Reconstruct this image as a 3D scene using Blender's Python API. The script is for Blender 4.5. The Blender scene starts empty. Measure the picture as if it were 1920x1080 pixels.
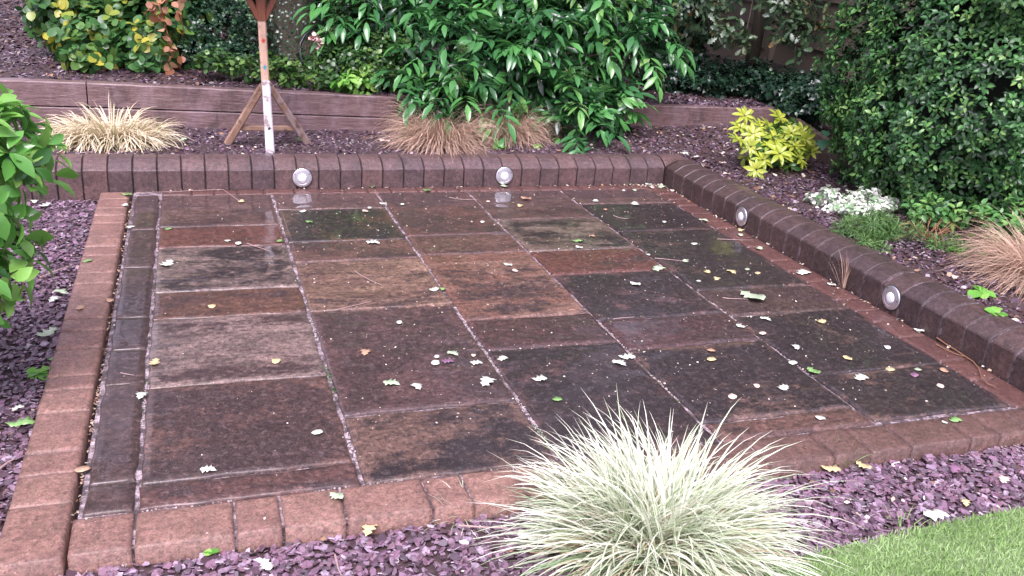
import bpy, math, random
import numpy as np
from mathutils import Vector, Matrix, noise
random.seed(7); rng = np.random.default_rng(7)
scene = bpy.context.scene
col = scene.collection

# ------------------------------------------------------------------ camera
FPX, PITCH, ROLL, YAW, CAMH = 1706.49, .367297, .0808113, -.3527287, 1.6
def ray(x, y):
    u = (x-960)/FPX; v = -(y-540)/FPX
    cr, sr = math.cos(ROLL), math.sin(ROLL); u, v = cr*u-sr*v, sr*u+cr*v
    cp, sp = math.cos(PITCH), math.sin(PITCH)
    X, Y, Z = u, cp+sp*v, -sp+cp*v
    cy, sy = math.cos(YAW), math.sin(YAW)
    return Vector((cy*X-sy*Y, sy*X+cy*Y, Z))
def at(x, y, X=None, Y=None, z=None):          # a point of the photograph back in the garden
    d = ray(x, y)
    t = (z-CAMH)/d.z if z is not None else (X/d.x if X is not None else Y/d.y)
    return Vector((0, 0, CAMH)) + d*t
fw = ray(960, 540); rt = ray(960+FPX, 540)-fw; dn = ray(960, 540+FPX)-fw
cam = bpy.data.cameras.new('camera'); co = bpy.data.objects.new('camera', cam); col.objects.link(co)
m = Matrix((rt, -dn, -fw)).transposed().to_4x4(); m.translation = (0, 0, CAMH); co.matrix_world = m
cam.sensor_width = 36; cam.lens = FPX/1920*36; cam.clip_start = .02; cam.clip_end = 400
scene.camera = co

# ------------------------------------------------------------------ sky, sun, exposure
SUN_EL, SUN_AZ = math.radians(58), math.radians(205)   # azimuth from +Y clockwise: behind the camera
w = bpy.data.worlds.new('World'); scene.world = w; w.use_nodes = True
nt = w.node_tree; bg = nt.nodes['Background']
sky = nt.nodes.new('ShaderNodeTexSky'); sky.sky_type = 'NISHITA'; sky.sun_disc = False
sky.sun_elevation = SUN_EL; sky.sun_rotation = SUN_AZ; sky.air_density = 1.0; sky.dust_density = 5.0; sky.ozone_density = 1.0
hs = nt.nodes.new('ShaderNodeHueSaturation'); hs.inputs['Saturation'].default_value = .25
nt.links.new(sky.outputs[0], hs.inputs['Color'])
tint = nt.nodes.new('ShaderNodeMix'); tint.data_type = 'RGBA'; tint.blend_type = 'MULTIPLY'; tint.inputs[0].default_value = 1
tint.inputs[7].default_value = (1.04, .925, 1.16, 1)      # the photograph's cool pinkish white balance under cloud
nt.links.new(hs.outputs[0], tint.inputs[6]); nt.links.new(tint.outputs[2], bg.inputs[0])
bg.inputs[1].default_value = .15
sl = bpy.data.lights.new('sun', 'SUN'); sl.energy = 1.5; sl.angle = math.radians(35); sl.color = (1, .97, .97)
so = bpy.data.objects.new('sun', sl); col.objects.link(so)
sd = Vector((math.sin(SUN_AZ)*math.cos(SUN_EL), math.cos(SUN_AZ)*math.cos(SUN_EL), math.sin(SUN_EL)))
so.rotation_euler = sd.to_track_quat('Z', 'Y').to_euler()
vs = scene.view_settings; vs.view_transform = 'Standard'; vs.look = 'None'; vs.exposure = 1.04; vs.gamma = 1
scene.cycles.max_bounces = 6; scene.cycles.transparent_max_bounces = 6
scene.cycles.sample_clamp_indirect = 4

# ------------------------------------------------------------------ node helper + materials
class N:
    def __init__(s, name):
        s.m = bpy.data.materials.new(name); s.m.use_nodes = True; s.t = s.m.node_tree
        s.b = s.t.nodes['Principled BSDF']; s.out = s.t.nodes['Material Output']
    def n(s, ty, **kw):
        x = s.t.nodes.new('ShaderNode'+ty)
        for k, v in kw.items():
            if k in x.inputs.keys(): s.put(x.inputs[k], v)
            else: setattr(x, k, v)
        return x
    def put(s, sock, v):
        if isinstance(v, bpy.types.NodeSocket): s.t.links.new(v, sock)
        elif isinstance(v, (tuple, list)) and len(v) == 3 and sock.type == 'RGBA': sock.default_value = (*v, 1)
        else: sock.default_value = v
    def set(s, **kw):
        for k, v in kw.items(): s.put(s.b.inputs[k.replace('_', ' ')], v)
        return s
    def pos(s, sc=(1, 1, 1), rot=0, off=(0, 0, 0)):
        g = s.n('NewGeometry'); mp = s.n('Mapping'); mp.inputs['Scale'].default_value = sc
        mp.inputs['Rotation'].default_value = (0, 0, rot); mp.inputs['Location'].default_value = off
        s.t.links.new(g.outputs['Position'], mp.inputs[0]); return mp.outputs[0]
    def noise(s, scale, detail=4, vec=None, rough=.55, dist=0):
        x = s.n('TexNoise'); x.inputs['Scale'].default_value = scale; x.inputs['Detail'].default_value = detail
        x.inputs['Roughness'].default_value = rough; x.inputs['Distortion'].default_value = dist
        s.t.links.new(vec if vec is not None else s.pos(), x.inputs['Vector']); return x.outputs[0]
    def ramp(s, v, *stops):
        r = s.n('ValToRGB'); e = r.color_ramp.elements
        while len(e) < len(stops): e.new(.5)
        for i, (p, c) in enumerate(stops):
            e[i].position = p; e[i].color = (c, c, c, 1) if isinstance(c, (int, float)) else (*c, 1)
        s.t.links.new(v, r.inputs[0]); return r.outputs[0]
    def mix(s, f, a, b, mode='MIX'):
        x = s.n('Mix', data_type='RGBA', blend_type=mode); s.put(x.inputs[0], f); s.put(x.inputs[6], a); s.put(x.inputs[7], b); return x.outputs[2]
    def math(s, op, a, b=0):
        x = s.n('Math', operation=op); s.put(x.inputs[0], a); s.put(x.inputs[1], b); return x.outputs[0]
    def rand(s): return s.n('ObjectInfo').outputs['Random']
    def attr(s, name='tone'): return s.n('Attribute', attribute_name=name).outputs['Fac']
    def bump(s, h, st=.3, d=.01, nrm=None):
        x = s.n('Bump'); x.inputs['Strength'].default_value = st; x.inputs['Distance'].default_value = d
        s.t.links.new(h, x.inputs['Height'])
        if nrm is not None: s.t.links.new(nrm, x.inputs['Normal'])
        return x.outputs[0]

def wet(k, mask_scale=1.6, lo=.25, hi=.9, rough=.09):
    """a film of rain water on a hard surface: patches of smooth coat"""
    mk = k.ramp(k.noise(mask_scale, 3), (.35, lo), (.68, hi))
    k.set(Coat_Weight=mk, Coat_Roughness=rough, Coat_IOR=1.33)
    return mk

def grime(k, c, dark=(.02, .014, .014), amt=.6, lite=.35, seed=0):
    """centimetre-sized specks of algae, grit and bare stone"""
    m1 = k.noise(48, 9, k.pos(off=(seed, 3, 0)), .82); m2 = k.noise(34, 9, k.pos(off=(seed+9, 7, 0)), .85); m3 = k.noise(11, 9, k.pos(off=(seed+2, 1, 0)), .8)
    c = k.mix(k.ramp(m3, (.47, 0.0), (.56, amt*.55)), c, dark)
    c = k.mix(k.ramp(m1, (.49, 0.0), (.56, amt)), c, dark)
    lt = k.mix(1.0, c, (2.1, 2.0, 2.0), 'MULTIPLY'); lt = k.mix(.18, lt, (.3, .25, .24))
    return k.mix(k.ramp(m2, (.52, 0.0), (.6, lite)), c, lt)

def leaf_mat(name, stops, rough=.3, spec=.5, transl=.25):
    k = N(name)
    c = k.ramp(k.attr(), *stops)
    k.set(Base_Color=c, Roughness=rough)
    k.b.inputs['Specular IOR Level'].default_value = spec
    tr = k.n('BsdfTranslucent'); k.t.links.new(c, tr.inputs[0])
    mx = k.n('MixShader'); mx.inputs[0].default_value = transl
    k.t.links.new(k.b.outputs[0], mx.inputs[1]); k.t.links.new(tr.outputs[0], mx.inputs[2]); k.t.links.new(mx.outputs[0], k.out.inputs[0])
    return k.m

def plain(name, c1, c2, scale=20, rough=.6, bump=.2, bd=.004, coat=0, det=5):
    k = N(name); n1 = k.noise(scale, det); k.set(Base_Color=k.mix(n1, c1, c2), Roughness=rough, Normal=k.bump(n1, bump, bd))
    if coat: k.set(Coat_Weight=coat, Coat_Roughness=.15)
    return k.m

_sl = [0]
def slab_mat(light, dark, cover, streak=0, ang=0, pale=None, green=0, ledge=False, name='sandstone'):
    """riven sandstone: warm stone showing through a film of dark algae"""
    _sl[0] += 1; o = _sl[0]*3.7
    k = N(name)
    v = k.pos((.7, 1.6, 1) if streak else (1, 1.25, 1), ang, (o, o*.6, 0))
    big = k.noise(2.8, 10, v, .68, .5 if streak else .25)
    fine = k.noise(150, 5, None, .8)
    mid = k.noise(30, 9, v, .75, .2)
    big2 = k.noise(6.5, 10, v, .7, .8)
    s = k.math('ADD', k.math('ADD', k.math('MULTIPLY', big, .62), k.math('MULTIPLY', big2, .38)), k.math('ADD', k.math('MULTIPLY', mid, .28), k.math('SUBTRACT', k.math('MULTIPLY', fine, .2), .2)))
    gx_ = k.n('SeparateXYZ'); k.t.links.new(k.n('TexCoord').outputs['Generated'], gx_.inputs[0])
    ed = k.math('MINIMUM', k.math('MINIMUM', gx_.outputs[0], k.math('SUBTRACT', 1.0, gx_.outputs[0])), k.math('MINIMUM', gx_.outputs[1], k.math('SUBTRACT', 1.0, gx_.outputs[1])))
    s = k.math('ADD', s, k.math('MULTIPLY', k.math('MAXIMUM', k.math('SUBTRACT', .10, ed), 0.0), .75))      # the trodden middle holds more algae than the rims
    t = .545-(.5-cover)*.21
    fac = k.ramp(s, (t-.045, 1.0), (t+.03, 0.0))
    lt = k.mix(k.ramp(mid, (.38, 0.0), (.62, 1.0)), light, tuple(a*.5 for a in light))
    if pale: lt = k.mix(k.ramp(k.noise(3.4, 10, k.pos((.6, 2.1, 1), ang, (o, 1, 0)), .75, .8), (.46, 0.0), (.6, .85)), lt, pale)
    dk = k.mix(k.ramp(fine, (.42, 0.0), (.62, 1.0)), dark, tuple(a*2.4+.012 for a in dark))
    dk = k.mix(k.ramp(k.noise(5, 8, k.pos(off=(1, 8, 0)), .7), (.52, 0.0), (.6, .5)), dk, (.05, .032, .028))
    if green: dk = k.mix(k.ramp(big, (.4, 0.0), (.6, green)), dk, (.022, .030, .015))
    c = k.mix(fac, lt, dk)
    c = grime(k, c, (.015, .010, .011), .62, .75, o)
    # pale sand grains lodged in the riven face
    gr = k.ramp(k.noise(210, 2, None, .5), (.70, 0.0), (.76, .55))
    c = k.mix(gr, c, (.42, .34, .36))
    mk = k.ramp(k.noise(1.3, 3, k.pos(off=(2, 5, 0))), (.36, .2), (.58, .9))
    far = k.n('SeparateXYZ'); k.t.links.new(k.pos(), far.inputs[0])
    pud = k.n('MapRange'); k.t.links.new(far.outputs[1], pud.inputs[0]); pud.inputs[1].default_value = 4.95; pud.inputs[2].default_value = 5.4
    crough = k.math('SUBTRACT', .15, k.math('MULTIPLY', k.math('MAXIMUM', pud.outputs[0], k.ramp(k.noise(2.1, 4, k.pos(off=(4, 1, 0))), (.46, 0.0), (.54, .92))), .135))
    led = k.math('SNAP', k.noise(3.2, 5, k.pos((.6, 2.0, 1), ang+.12, (o+4, 2, 0)), .5, 1.2), .055)
    h = k.math('ADD', k.math('ADD', k.math('MULTIPLY', fine, .5), k.math('MULTIPLY', k.noise(14, 8, v, .65, .4), 1.2)), k.math('MULTIPLY', led, 16 if ledge else 4.0))
    if ledge: c = k.mix(k.ramp(k.math('SUBTRACT', k.noise(3.2, 5, k.pos((.6, 2.0, 1), ang+.12, (o+4, 2, 0)), .5, 1.2), led), (0.0, .8), (.005, 0.0)), c, (.36, .23, .14))
    k.set(Base_Color=c, Roughness=k.ramp(fine, (.3, .34), (.7, .62)), Normal=k.bump(h, .5, .004),
          Coat_Weight=k.math('MAXIMUM', mk, pud.outputs[0]), Coat_Roughness=crough, Coat_IOR=1.42,
          Coat_Normal=k.bump(k.noise(6, 3), .06, .01))
    k.b.inputs['Specular IOR Level'].default_value = .35
    return k.m

def brick_mat(name, a, b, wetlo=.1, wethi=.5, dirt=.35):
    k = N(name); f = k.noise(130, 4, None, .7); g = k.noise(7, 6)
    g2 = k.noise(38, 8, None, .75)
    c = k.mix(k.rand(), a, b); c = k.mix(k.ramp(g, (.42, 0.0), (.68, dirt)), c, tuple(x*.35 for x in b)); c = k.mix(k.ramp(g2, (.44, 0.0), (.62, .45)), c, (a[0]*.75, a[1]*1.0, a[2]*.85))
    c = k.mix(k.ramp(f, (.54, 0.0), (.66, .6)), c, (.03, .02, .02)); c = k.mix(k.ramp(f, (.34, .4), (.45, 0.0)), c, tuple(min(1, x*1.5+.05) for x in a))
    c = grime(k, c, tuple(x*.22 for x in b), .5, .4)
    k.set(Base_Color=c, Roughness=.55, Normal=k.bump(k.math('ADD', f, k.noise(45, 6, None, .8)), .7, .004)); wet(k, 2.2, wetlo, wethi, .2); return k.m

M = {}
M['border'] = brick_mat('border_brick', (.30, .165, .13), (.245, .125, .103))
M['border_wet'] = brick_mat('border_brick_wet', (.105, .042, .036), (.14, .058, .045), .5, 1, .25)
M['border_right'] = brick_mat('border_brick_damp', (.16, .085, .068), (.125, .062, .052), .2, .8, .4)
M['soldier'] = brick_mat('edge_brick_dark', (.11, .07, .065), (.085, .055, .052), .2, .8, .6)
M['kerb_back'] = brick_mat('kerb_stone_back', (.15, .082, .076), (.092, .056, .062), .3, .8, .5)
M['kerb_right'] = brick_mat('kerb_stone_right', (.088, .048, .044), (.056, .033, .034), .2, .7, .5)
def mortar_mat(name, c1, c2):
    k = N(name); f = k.noise(120, 4, None, .8); g = k.noise(4, 5)
    k.set(Base_Color=k.mix(k.ramp(k.noise(16, 8, None, .8), (.40, 0.0), (.53, .95)), k.mix(k.ramp(f, (.4, 0.0), (.6, 1.0)), c1, c2), tuple(x*.22 for x in c1)), Roughness=.6, Normal=k.bump(f, .9, .006)); return k.m
M['mortar'] = mortar_mat('mortar', (.26, .19, .20), (.62, .52, .55))
M['grit'] = plain('pale_grit', (.14, .10, .10), (.62, .54, .55), 90, .6)
M['mortar_dark'] = mortar_mat('mortar_dark', (.03, .022, .022), (.06, .045, .045))
M['mortar_pale'] = mortar_mat('mortar_pale', (.16, .12, .13), (.26, .21, .23))
M['soil'] = plain('soil', (.03, .018, .018), (.075, .045, .045), 30, .7, .8, .01)
M['lawn'] = plain('lawn_soil', (.10, .15, .06), (.17, .24, .1), 60, .8, .5)
k = N('slate'); k.set(Base_Color=k.mix(k.ramp(k.noise(60, 6), (.5, 0.0), (.6, .5)), k.ramp(k.attr(), (0, (.024, .013, .018)), (.3, (.08, .042, .06)), (.45, (.11, .085, .105)), (.6, (.22, .125, .19)), (.78, (.19, .105, .135)), (.93, (.32, .24, .32)), (1, (.34, .27, .33))), (.05, .03, .035)), Roughness=k.ramp(k.noise(40), (.3, .22), (.7, .5)), Normal=k.bump(k.noise(160), .25, .002), Coat_Weight=.5, Coat_Roughness=.22); M['slate'] = k.m
k = N('bark_mulch'); k.set(Base_Color=k.ramp(k.attr(), (0, (.022, .012, .012)), (.5, (.06, .03, .03)), (.85, (.12, .06, .04)), (1, (.3, .2, .14))), Roughness=.45, Coat_Weight=.25, Coat_Roughness=.3); M['bark'] = k.m
k = N('leaf_litter'); k.set(Base_Color=k.ramp(k.attr(), (0, (.06, .03, .02)), (.35, (.3, .18, .1)), (.6, (.5, .45, .35)), (1, (.7, .7, .6))), Roughness=.4); M['litter'] = k.m

def sleeper_mat(name, a, b):
    k = N(name); v = k.pos((.8, 6, 9)); g = k.noise(3, 8, v, .65); f = k.noise(60, 4, k.pos((.25, 1, 3)))
    drip = k.noise(6, 9, k.pos((1.0, 1, .45)), .72, .6)
    c = k.mix(g, a, b); c = k.mix(k.ramp(drip, (.47, 0.0), (.64, .55)), c, (.28, .20, .22)); c = k.mix(k.ramp(k.noise(4.3, 9, k.pos((1, 1, .5), off=(7, 0, 0)), .7), (.5, 0.0), (.62, .7)), c, (.032, .02, .02))
    sep = k.n('SeparateXYZ'); k.t.links.new(k.pos(), sep.inputs[0])
    c = k.mix(k.ramp(k.noise(22, 9, k.pos((.5, 3, 3)), .8), (.47, 0.0), (.58, .5)), c, (.05, .025, .024)); c = k.mix(k.ramp(k.noise(9, 9, k.pos((.4, 3, 7), off=(3, 3, 3)), .8), (.53, 0.0), (.62, .45)), c, (.34, .25, .25))
    k.set(Base_Color=c, Roughness=.5, Normal=k.bump(k.math('ADD', f, k.noise(22, 9, k.pos((.5, 3, 3)), .8)), .6, .006), Coat_Weight=.35, Coat_Roughness=.25); return k.m
M['sleeper'] = sleeper_mat('weathered_sleeper', (.13, .072, .068), (.20, .13, .125))
M['sleeper_top'] = plain('sleeper_top', (.03, .028, .016), (.06, .04, .03), 14, .7)
M['board'] = sleeper_mat('low_board', (.10, .065, .05), (.13, .10, .07))
k = N('fence_wood'); g = k.noise(4, 7, k.pos((2, 2, 22)), .6); k.set(Base_Color=k.mix(g, (.085, .07, .055), (.155, .128, .096)), Roughness=.6, Normal=k.bump(g, .3, .004)); M['fence'] = k.m
M['fence_rail'] = plain('fence_rail', (.11, .09, .08), (.07, .06, .055), 25, .6)
def wood(name, a, b, spots=None):
    k = N(name); g = k.noise(9, 7, k.pos((3, 3, .6)), .6); c = k.mix(k.ramp(g, (.35, 0.0), (.65, 1.0)), a, b)
    if spots: c = k.mix(k.ramp(k.noise(16, 6), (.54, 0.0), (.62, 1.0)), c, spots)
    k.set(Base_Color=c, Roughness=.5, Normal=k.bump(g, .3, .002)); return k.m
M['pole'] = wood('pale_pole', (.58, .40, .30), (.46, .30, .21), (.36, .25, .2))
M['white_leg'] = wood('white_painted_leg', (.72, .70, .74), (.5, .46, .5), (.27, .21, .2))
M['brown_leg'] = wood('brown_leg', (.27, .16, .11), (.36, .24, .17), (.16, .10, .07))
M['grey_leg'] = wood('grey_brown_leg', (.36, .30, .30), (.25, .15, .10), (.15, .09, .07))
M['red_wood'] = wood('red_brown_wood', (.2, .065, .03), (.12, .04, .022))
M['red_paint'] = plain('red_paint', (.5, .03, .02), (.4, .05, .04)); M['blue_paint'] = plain('blue_paint', (.02, .25, .36), (.05, .3, .4)); M['dark'] = plain('dark_screw', (.02, .02, .02), (.03, .03, .03))
k = N('brushed_steel'); k.set(Base_Color=(.78, .79, .83), Metallic=.92, Roughness=.3); M['steel'] = k.m
k = N('frosted_lens'); k.set(Base_Color=(.75, .78, .8), Roughness=.15); k.b.inputs['Coat Weight'].default_value = 1; M['lens'] = k.m
k = N('bark'); g = k.noise(7, 9, k.pos((3, 3, .7)), .65); k.set(Base_Color=k.mix(g, (.02, .018, .012), (.10, .085, .055)), Roughness=.8, Normal=k.bump(g, .9, .03)); M['bark_trunk'] = k.m
M['stem'] = plain('stem', (.05, .045, .02), (.1, .08, .04)); M['dead_stem'] = plain('dead_stem', (.2, .1, .05), (.3, .16, .08)); M['twig'] = plain('twig', (.3, .2, .18), (.42, .3, .28))
M['hose'] = plain('hose_plastic', (.02, .022, .03), (.03, .03, .04), rough=.25)
G = {}
G['elder'] = leaf_mat('elder_leaf', [(0, (.012, .045, .016)), (.4, (.045, .16, .05)), (.8, (.09, .29, .07)), (1, (.19, .38, .1))], .2, .6, .2)
G['hedge'] = leaf_mat('hedge_leaf', [(0, (.015, .045, .018)), (.4, (.04, .13, .04)), (.75, (.10, .27, .07)), (1, (.2, .38, .1))], .36, .5, .2)
G['round'] = leaf_mat('round_leaf', [(0, (.02, .07, .022)), (.5, (.06, .17, .05)), (.8, (.14, .27, .06)), (1, (.42, .40, .05))], .3, .5, .3)
G['ivy'] = leaf_mat('ivy_leaf', [(0, (.01, .03, .018)), (.6, (.025, .07, .035)), (1, (.07, .15, .06))], .25, .6, .15)
G['smallg'] = leaf_mat('small_leaf', [(0, (.015, .045, .014)), (.6, (.045, .12, .03)), (1, (.13, .24, .05))], .3, .5, .25)
G['camellia'] = leaf_mat('camellia_leaf', [(0, (.04, .15, .03)), (.4, (.13, .36, .07)), (.8, (.27, .54, .11)), (1, (.44, .66, .18))], .16, .6, .3)
G['choisya'] = leaf_mat('yellow_leaf', [(0, (.05, .15, .03)), (.45, (.2, .32, .04)), (.8, (.42, .5, .06)), (1, (.55, .58, .09))], .28, .5, .3)
G['white_var'] = leaf_mat('variegated_leaf', [(0, (.12, .25, .1)), (.25, (.35, .5, .3)), (.5, (.72, .76, .66)), (1, (.86, .86, .82))], .4, .4, .2)
G['herb'] = leaf_mat('herb_needle', [(0, (.04, .10, .03)), (.6, (.10, .22, .06)), (1, (.2, .34, .11))], .4, .4, .3)
G['oak'] = leaf_mat('oak_leaf', [(0, (.025, .055, .03)), (.6, (.06, .11, .05)), (.9, (.14, .18, .08)), (1, (.35, .2, .08))], .3, .5, .2)
G['brown'] = leaf_mat('withered_leaf', [(0, (.2, .08, .04)), (.5, (.36, .17, .09)), (1, (.5, .3, .18))], .5, .3, .2)
G['darktree'] = leaf_mat('dark_tree_leaf', [(0, (.008, .018, .009)), (.6, (.015, .035, .016)), (1, (.03, .06, .025))], .4, .4, .1)
G['carex'] = leaf_mat('brown_sedge', [(0, (.3, .19, .13)), (.5, (.56, .4, .3)), (.85, (.72, .55, .42)), (1, (.3, .36, .14))], .45, .3, .2)
G['straw'] = leaf_mat('straw_grass', [(0, (.34, .36, .17)), (.35, (.62, .55, .36)), (1, (.84, .74, .56))], .45, .3, .2)
G['pampas'] = leaf_mat('white_striped_grass', [(0, (.17, .33, .15)), (.3, (.48, .58, .36)), (.55, (.86, .87, .74)), (.9, (.94, .94, .86)), (1, (.6, .42, .24))], .4, .3, .3)
G['lawn'] = leaf_mat('lawn_blade', [(0, (.2, .34, .11)), (.6, (.36, .54, .21)), (1, (.52, .66, .38))], .8, .1, .35)
G['primula'] = leaf_mat('primula_leaf', [(0, (.07, .26, .04)), (.6, (.16, .42, .07)), (1, (.3, .55, .12))], .35, .4, .3)
G['vine'] = leaf_mat('vine_leaf', [(0, (.03, .12, .06)), (1, (.07, .22, .1))], .35, .4, .2)

# ------------------------------------------------------------------ mesh builders
def tag(o, label=None, cat=None, group=None, kind=None):
    if label: o['label'] = label
    if cat: o['category'] = cat
    if group: o['group'] = group
    if kind: o['kind'] = kind
    return o
def thing(name, loc, label, cat, group=None, kind=None):
    o = bpy.data.objects.new(name, None); o.empty_display_size = .05; o.location = loc; col.objects.link(o)
    return tag(o, label, cat, group, kind)
def link(name, me, mat, parent=None, loc=None):
    o = bpy.data.objects.new(name, me); col.objects.link(o)
    if mat: me.materials.append(mat)
    if parent is not None:
        o.parent = parent
        o.location = -Vector(parent.location) if loc is None else Vector(loc)-Vector(parent.location)
    elif loc is not None: o.location = loc
    return o
def np_mesh(name, V, faces, tone=None, smooth=False):
    """V (n,3); faces: list of int arrays (m,k)"""
    me = bpy.data.meshes.new(name); V = np.ascontiguousarray(V, dtype=np.float32)
    faces = [f for f in faces if len(f)]
    me.vertices.add(len(V)); me.vertices.foreach_set('co', V.ravel())
    idx = np.concatenate([f.ravel() for f in faces]).astype(np.int32)
    tot = np.concatenate([np.full(len(f), f.shape[1]) for f in faces]).astype(np.int32)
    st = np.concatenate([[0], np.cumsum(tot)[:-1]]).astype(np.int32)
    me.loops.add(len(idx)); me.loops.foreach_set('vertex_index', idx)
    me.polygons.add(len(tot)); me.polygons.foreach_set('loop_start', st); me.polygons.foreach_set('loop_total', tot)
    if tone is not None:
        a = me.attributes.new('tone', 'FLOAT', 'POINT'); a.data.foreach_set('value', np.clip(tone, 0, 1).astype(np.float32))
    me.update(calc_edges=True)
    me.polygons.foreach_set('use_smooth', np.full(len(tot), smooth, dtype=bool))
    return me
class Geo:      # small hand-built shapes collected into one mesh
    def __init__(s): s.v = []; s.f = []
    def add(s, vs, fs):
        b = len(s.v); s.v += [tuple(x) for x in vs]; s.f += [tuple(i+b for i in f) for f in fs]; return s
    def box(s, c, d, M3=None):
        c = Vector(c); out = []
        for x in (-.5, .5):
            for y in (-.5, .5):
                for z in (-.5, .5):
                    p = Vector((x*d[0], y*d[1], z*d[2]))
                    out.append(c+(M3 @ p if M3 else p))
        return s.add(out, [(0, 1, 3, 2), (4, 6, 7, 5), (0, 4, 5, 1), (2, 3, 7, 6), (0, 2, 6, 4), (1, 5, 7, 3)])
    def beam(s, a, b, w1, w2=None, roll=0):
        """square timber from a to b"""
        a = Vector(a); b = Vector(b); w2 = w2 or w1; d = (b-a).normalized()
        x = d.cross(Vector((0, 1, 0.01))).normalized(); y = d.cross(x)
        x2 = x*math.cos(roll)+y*math.sin(roll); y2 = y*math.cos(roll)-x*math.sin(roll)
        vs = []
        c = .16
        for p, ww in ((a, w1), (b, w2)):
            for u, v in ((-.5, -.5+c), (-.5+c, -.5), (.5-c, -.5), (.5, -.5+c), (.5, .5-c), (.5-c, .5), (-.5+c, .5), (-.5, .5-c)):
                vs.append(p+x2*u*ww+y2*v*ww)
        return s.add(vs, [(i, (i+1) % 8, 8+(i+1) % 8, 8+i) for i in range(8)]+[tuple(range(7, -1, -1)), tuple(range(8, 16))])
    def tube(s, pts, r, n=6, taper=None):
        pts = [Vector(p) for p in pts]; rings = []; b = len(s.v)
        for i, p in enumerate(pts):
            d = (pts[min(i+1, len(pts)-1)]-pts[max(i-1, 0)]).normalized()
            x = d.cross(Vector((.13, .21, .97))).normalized(); y = d.cross(x)
            rr = r[i] if isinstance(r, (list, tuple)) else (r*(1-(1-taper)*i/(len(pts)-1)) if taper is not None else r)
            for q in range(n):
                a = 2*math.pi*q/n; s.v.append(tuple(p+(x*math.cos(a)+y*math.sin(a))*rr))
        for i in range(len(pts)-1):
            for q in range(n):
                s.f.append((b+i*n+q, b+i*n+(q+1) % n, b+(i+1)*n+(q+1) % n, b+(i+1)*n+q))
        s.f.append(tuple(b+q for q in range(n-1, -1, -1))); s.f.append(tuple(b+(len(pts)-1)*n+q for q in range(n)))
        return s
    def lathe(s, c, ax, prof, n=28):
        c = Vector(c); ax = Vector(ax).normalized(); x = ax.orthogonal().normalized(); y = ax.cross(x); b = len(s.v)
        for r, h in prof:
            for q in range(n):
                a = 2*math.pi*q/n; s.v.append(tuple(c+ax*h+(x*math.cos(a)+y*math.sin(a))*r))
        for i in range(len(prof)-1):
            for q in range(n): s.f.append((b+i*n+q, b+i*n+(q+1) % n, b+(i+1)*n+(q+1) % n, b+(i+1)*n+q))
        s.f.append(tuple(b+(len(prof)-1)*n+q for q in range(n)))
        return s
    def mesh(s, name, smooth=False):
        me = bpy.data.meshes.new(name); me.from_pydata(s.v, [], s.f); me.update()
        if smooth: me.polygons.foreach_set('use_smooth', [True]*len(me.polygons))
        return me
    def obj(s, name, mat, parent=None, loc=None, smooth=False, bevel=0):
        if loc is not None: s.v = [tuple(Vector(v)-Vector(loc)) for v in s.v]
        o = link(name, s.mesh(name, smooth), mat, parent, loc)
        if bevel:
            bm = o.modifiers.new('b', 'BEVEL'); bm.width = bevel; bm.segments = 2; bm.limit_method = 'ANGLE'
        return o

# leaf templates: x along the leaf, y across, z up
def leaf_t(st, fold=.25, droop=.25, lobes=None):
    V = []; F3 = []; F4 = []
    n = len(st)
    for t, wd in st: V.append((t, 0, -droop*t*t))
    L = {}; R = {}
    for i, (t, wd) in enumerate(st):
        if wd > 0:
            for sgn, D in ((1, L), (-1, R)):
                D[i] = len(V); V.append((t, sgn*wd, -droop*t*t+fold*wd))
    for D, flip in ((L, False), (R, True)):
        for i in range(n-1):
            a, b = i in D, i+1 in D
            if a and b: f = (i, i+1, D[i+1], D[i])
            elif b: f = (i, i+1, D[i+1])
            elif a: f = (i, i+1, D[i])
            else: continue
            if flip: f = f[::-1]
            (F4 if len(f) == 4 else F3).append(f)
    return np.array(V, float), np.array(F3, int).reshape(-1, 3), np.array(F4, int).reshape(-1, 4)
T_OV = leaf_t([(0, 0), (.28, .23), (.66, .22), (1, 0)])
T_LONG = leaf_t([(0, 0), (.22, .1), (.5, .16), (.78, .11), (1, 0)], .35, .35)
T_ROUND = leaf_t([(0, 0), (.15, .3), (.5, .42), (.82, .28), (1, 0)], .15, .2)
T_CAM = leaf_t([(0, 0), (.12, .1), (.35, .21), (.6, .25), (.82, .15), (1, 0)], .35, .3)
T_OAK = leaf_t([(0, 0), (.14, .05), (.24, .17), (.34, .09), (.46, .25), (.58, .13), (.72, .27), (.84, .14), (.95, .12), (1, 0)], .2, .25)
T_NEED = leaf_t([(0, 0), (.5, .06), (1, 0)], .3, .3)
T_IVY = leaf_t([(0, 0), (.08, .3), (.28, .22), (.4, .38), (.6, .2), (1, 0)], .12, .2)
T_PRIM = leaf_t([(0, 0), (.1, .1), (.3, .22), (.42, .2), (.58, .32), (.75, .3), (.9, .18), (1, 0)], .3, .5)

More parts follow.
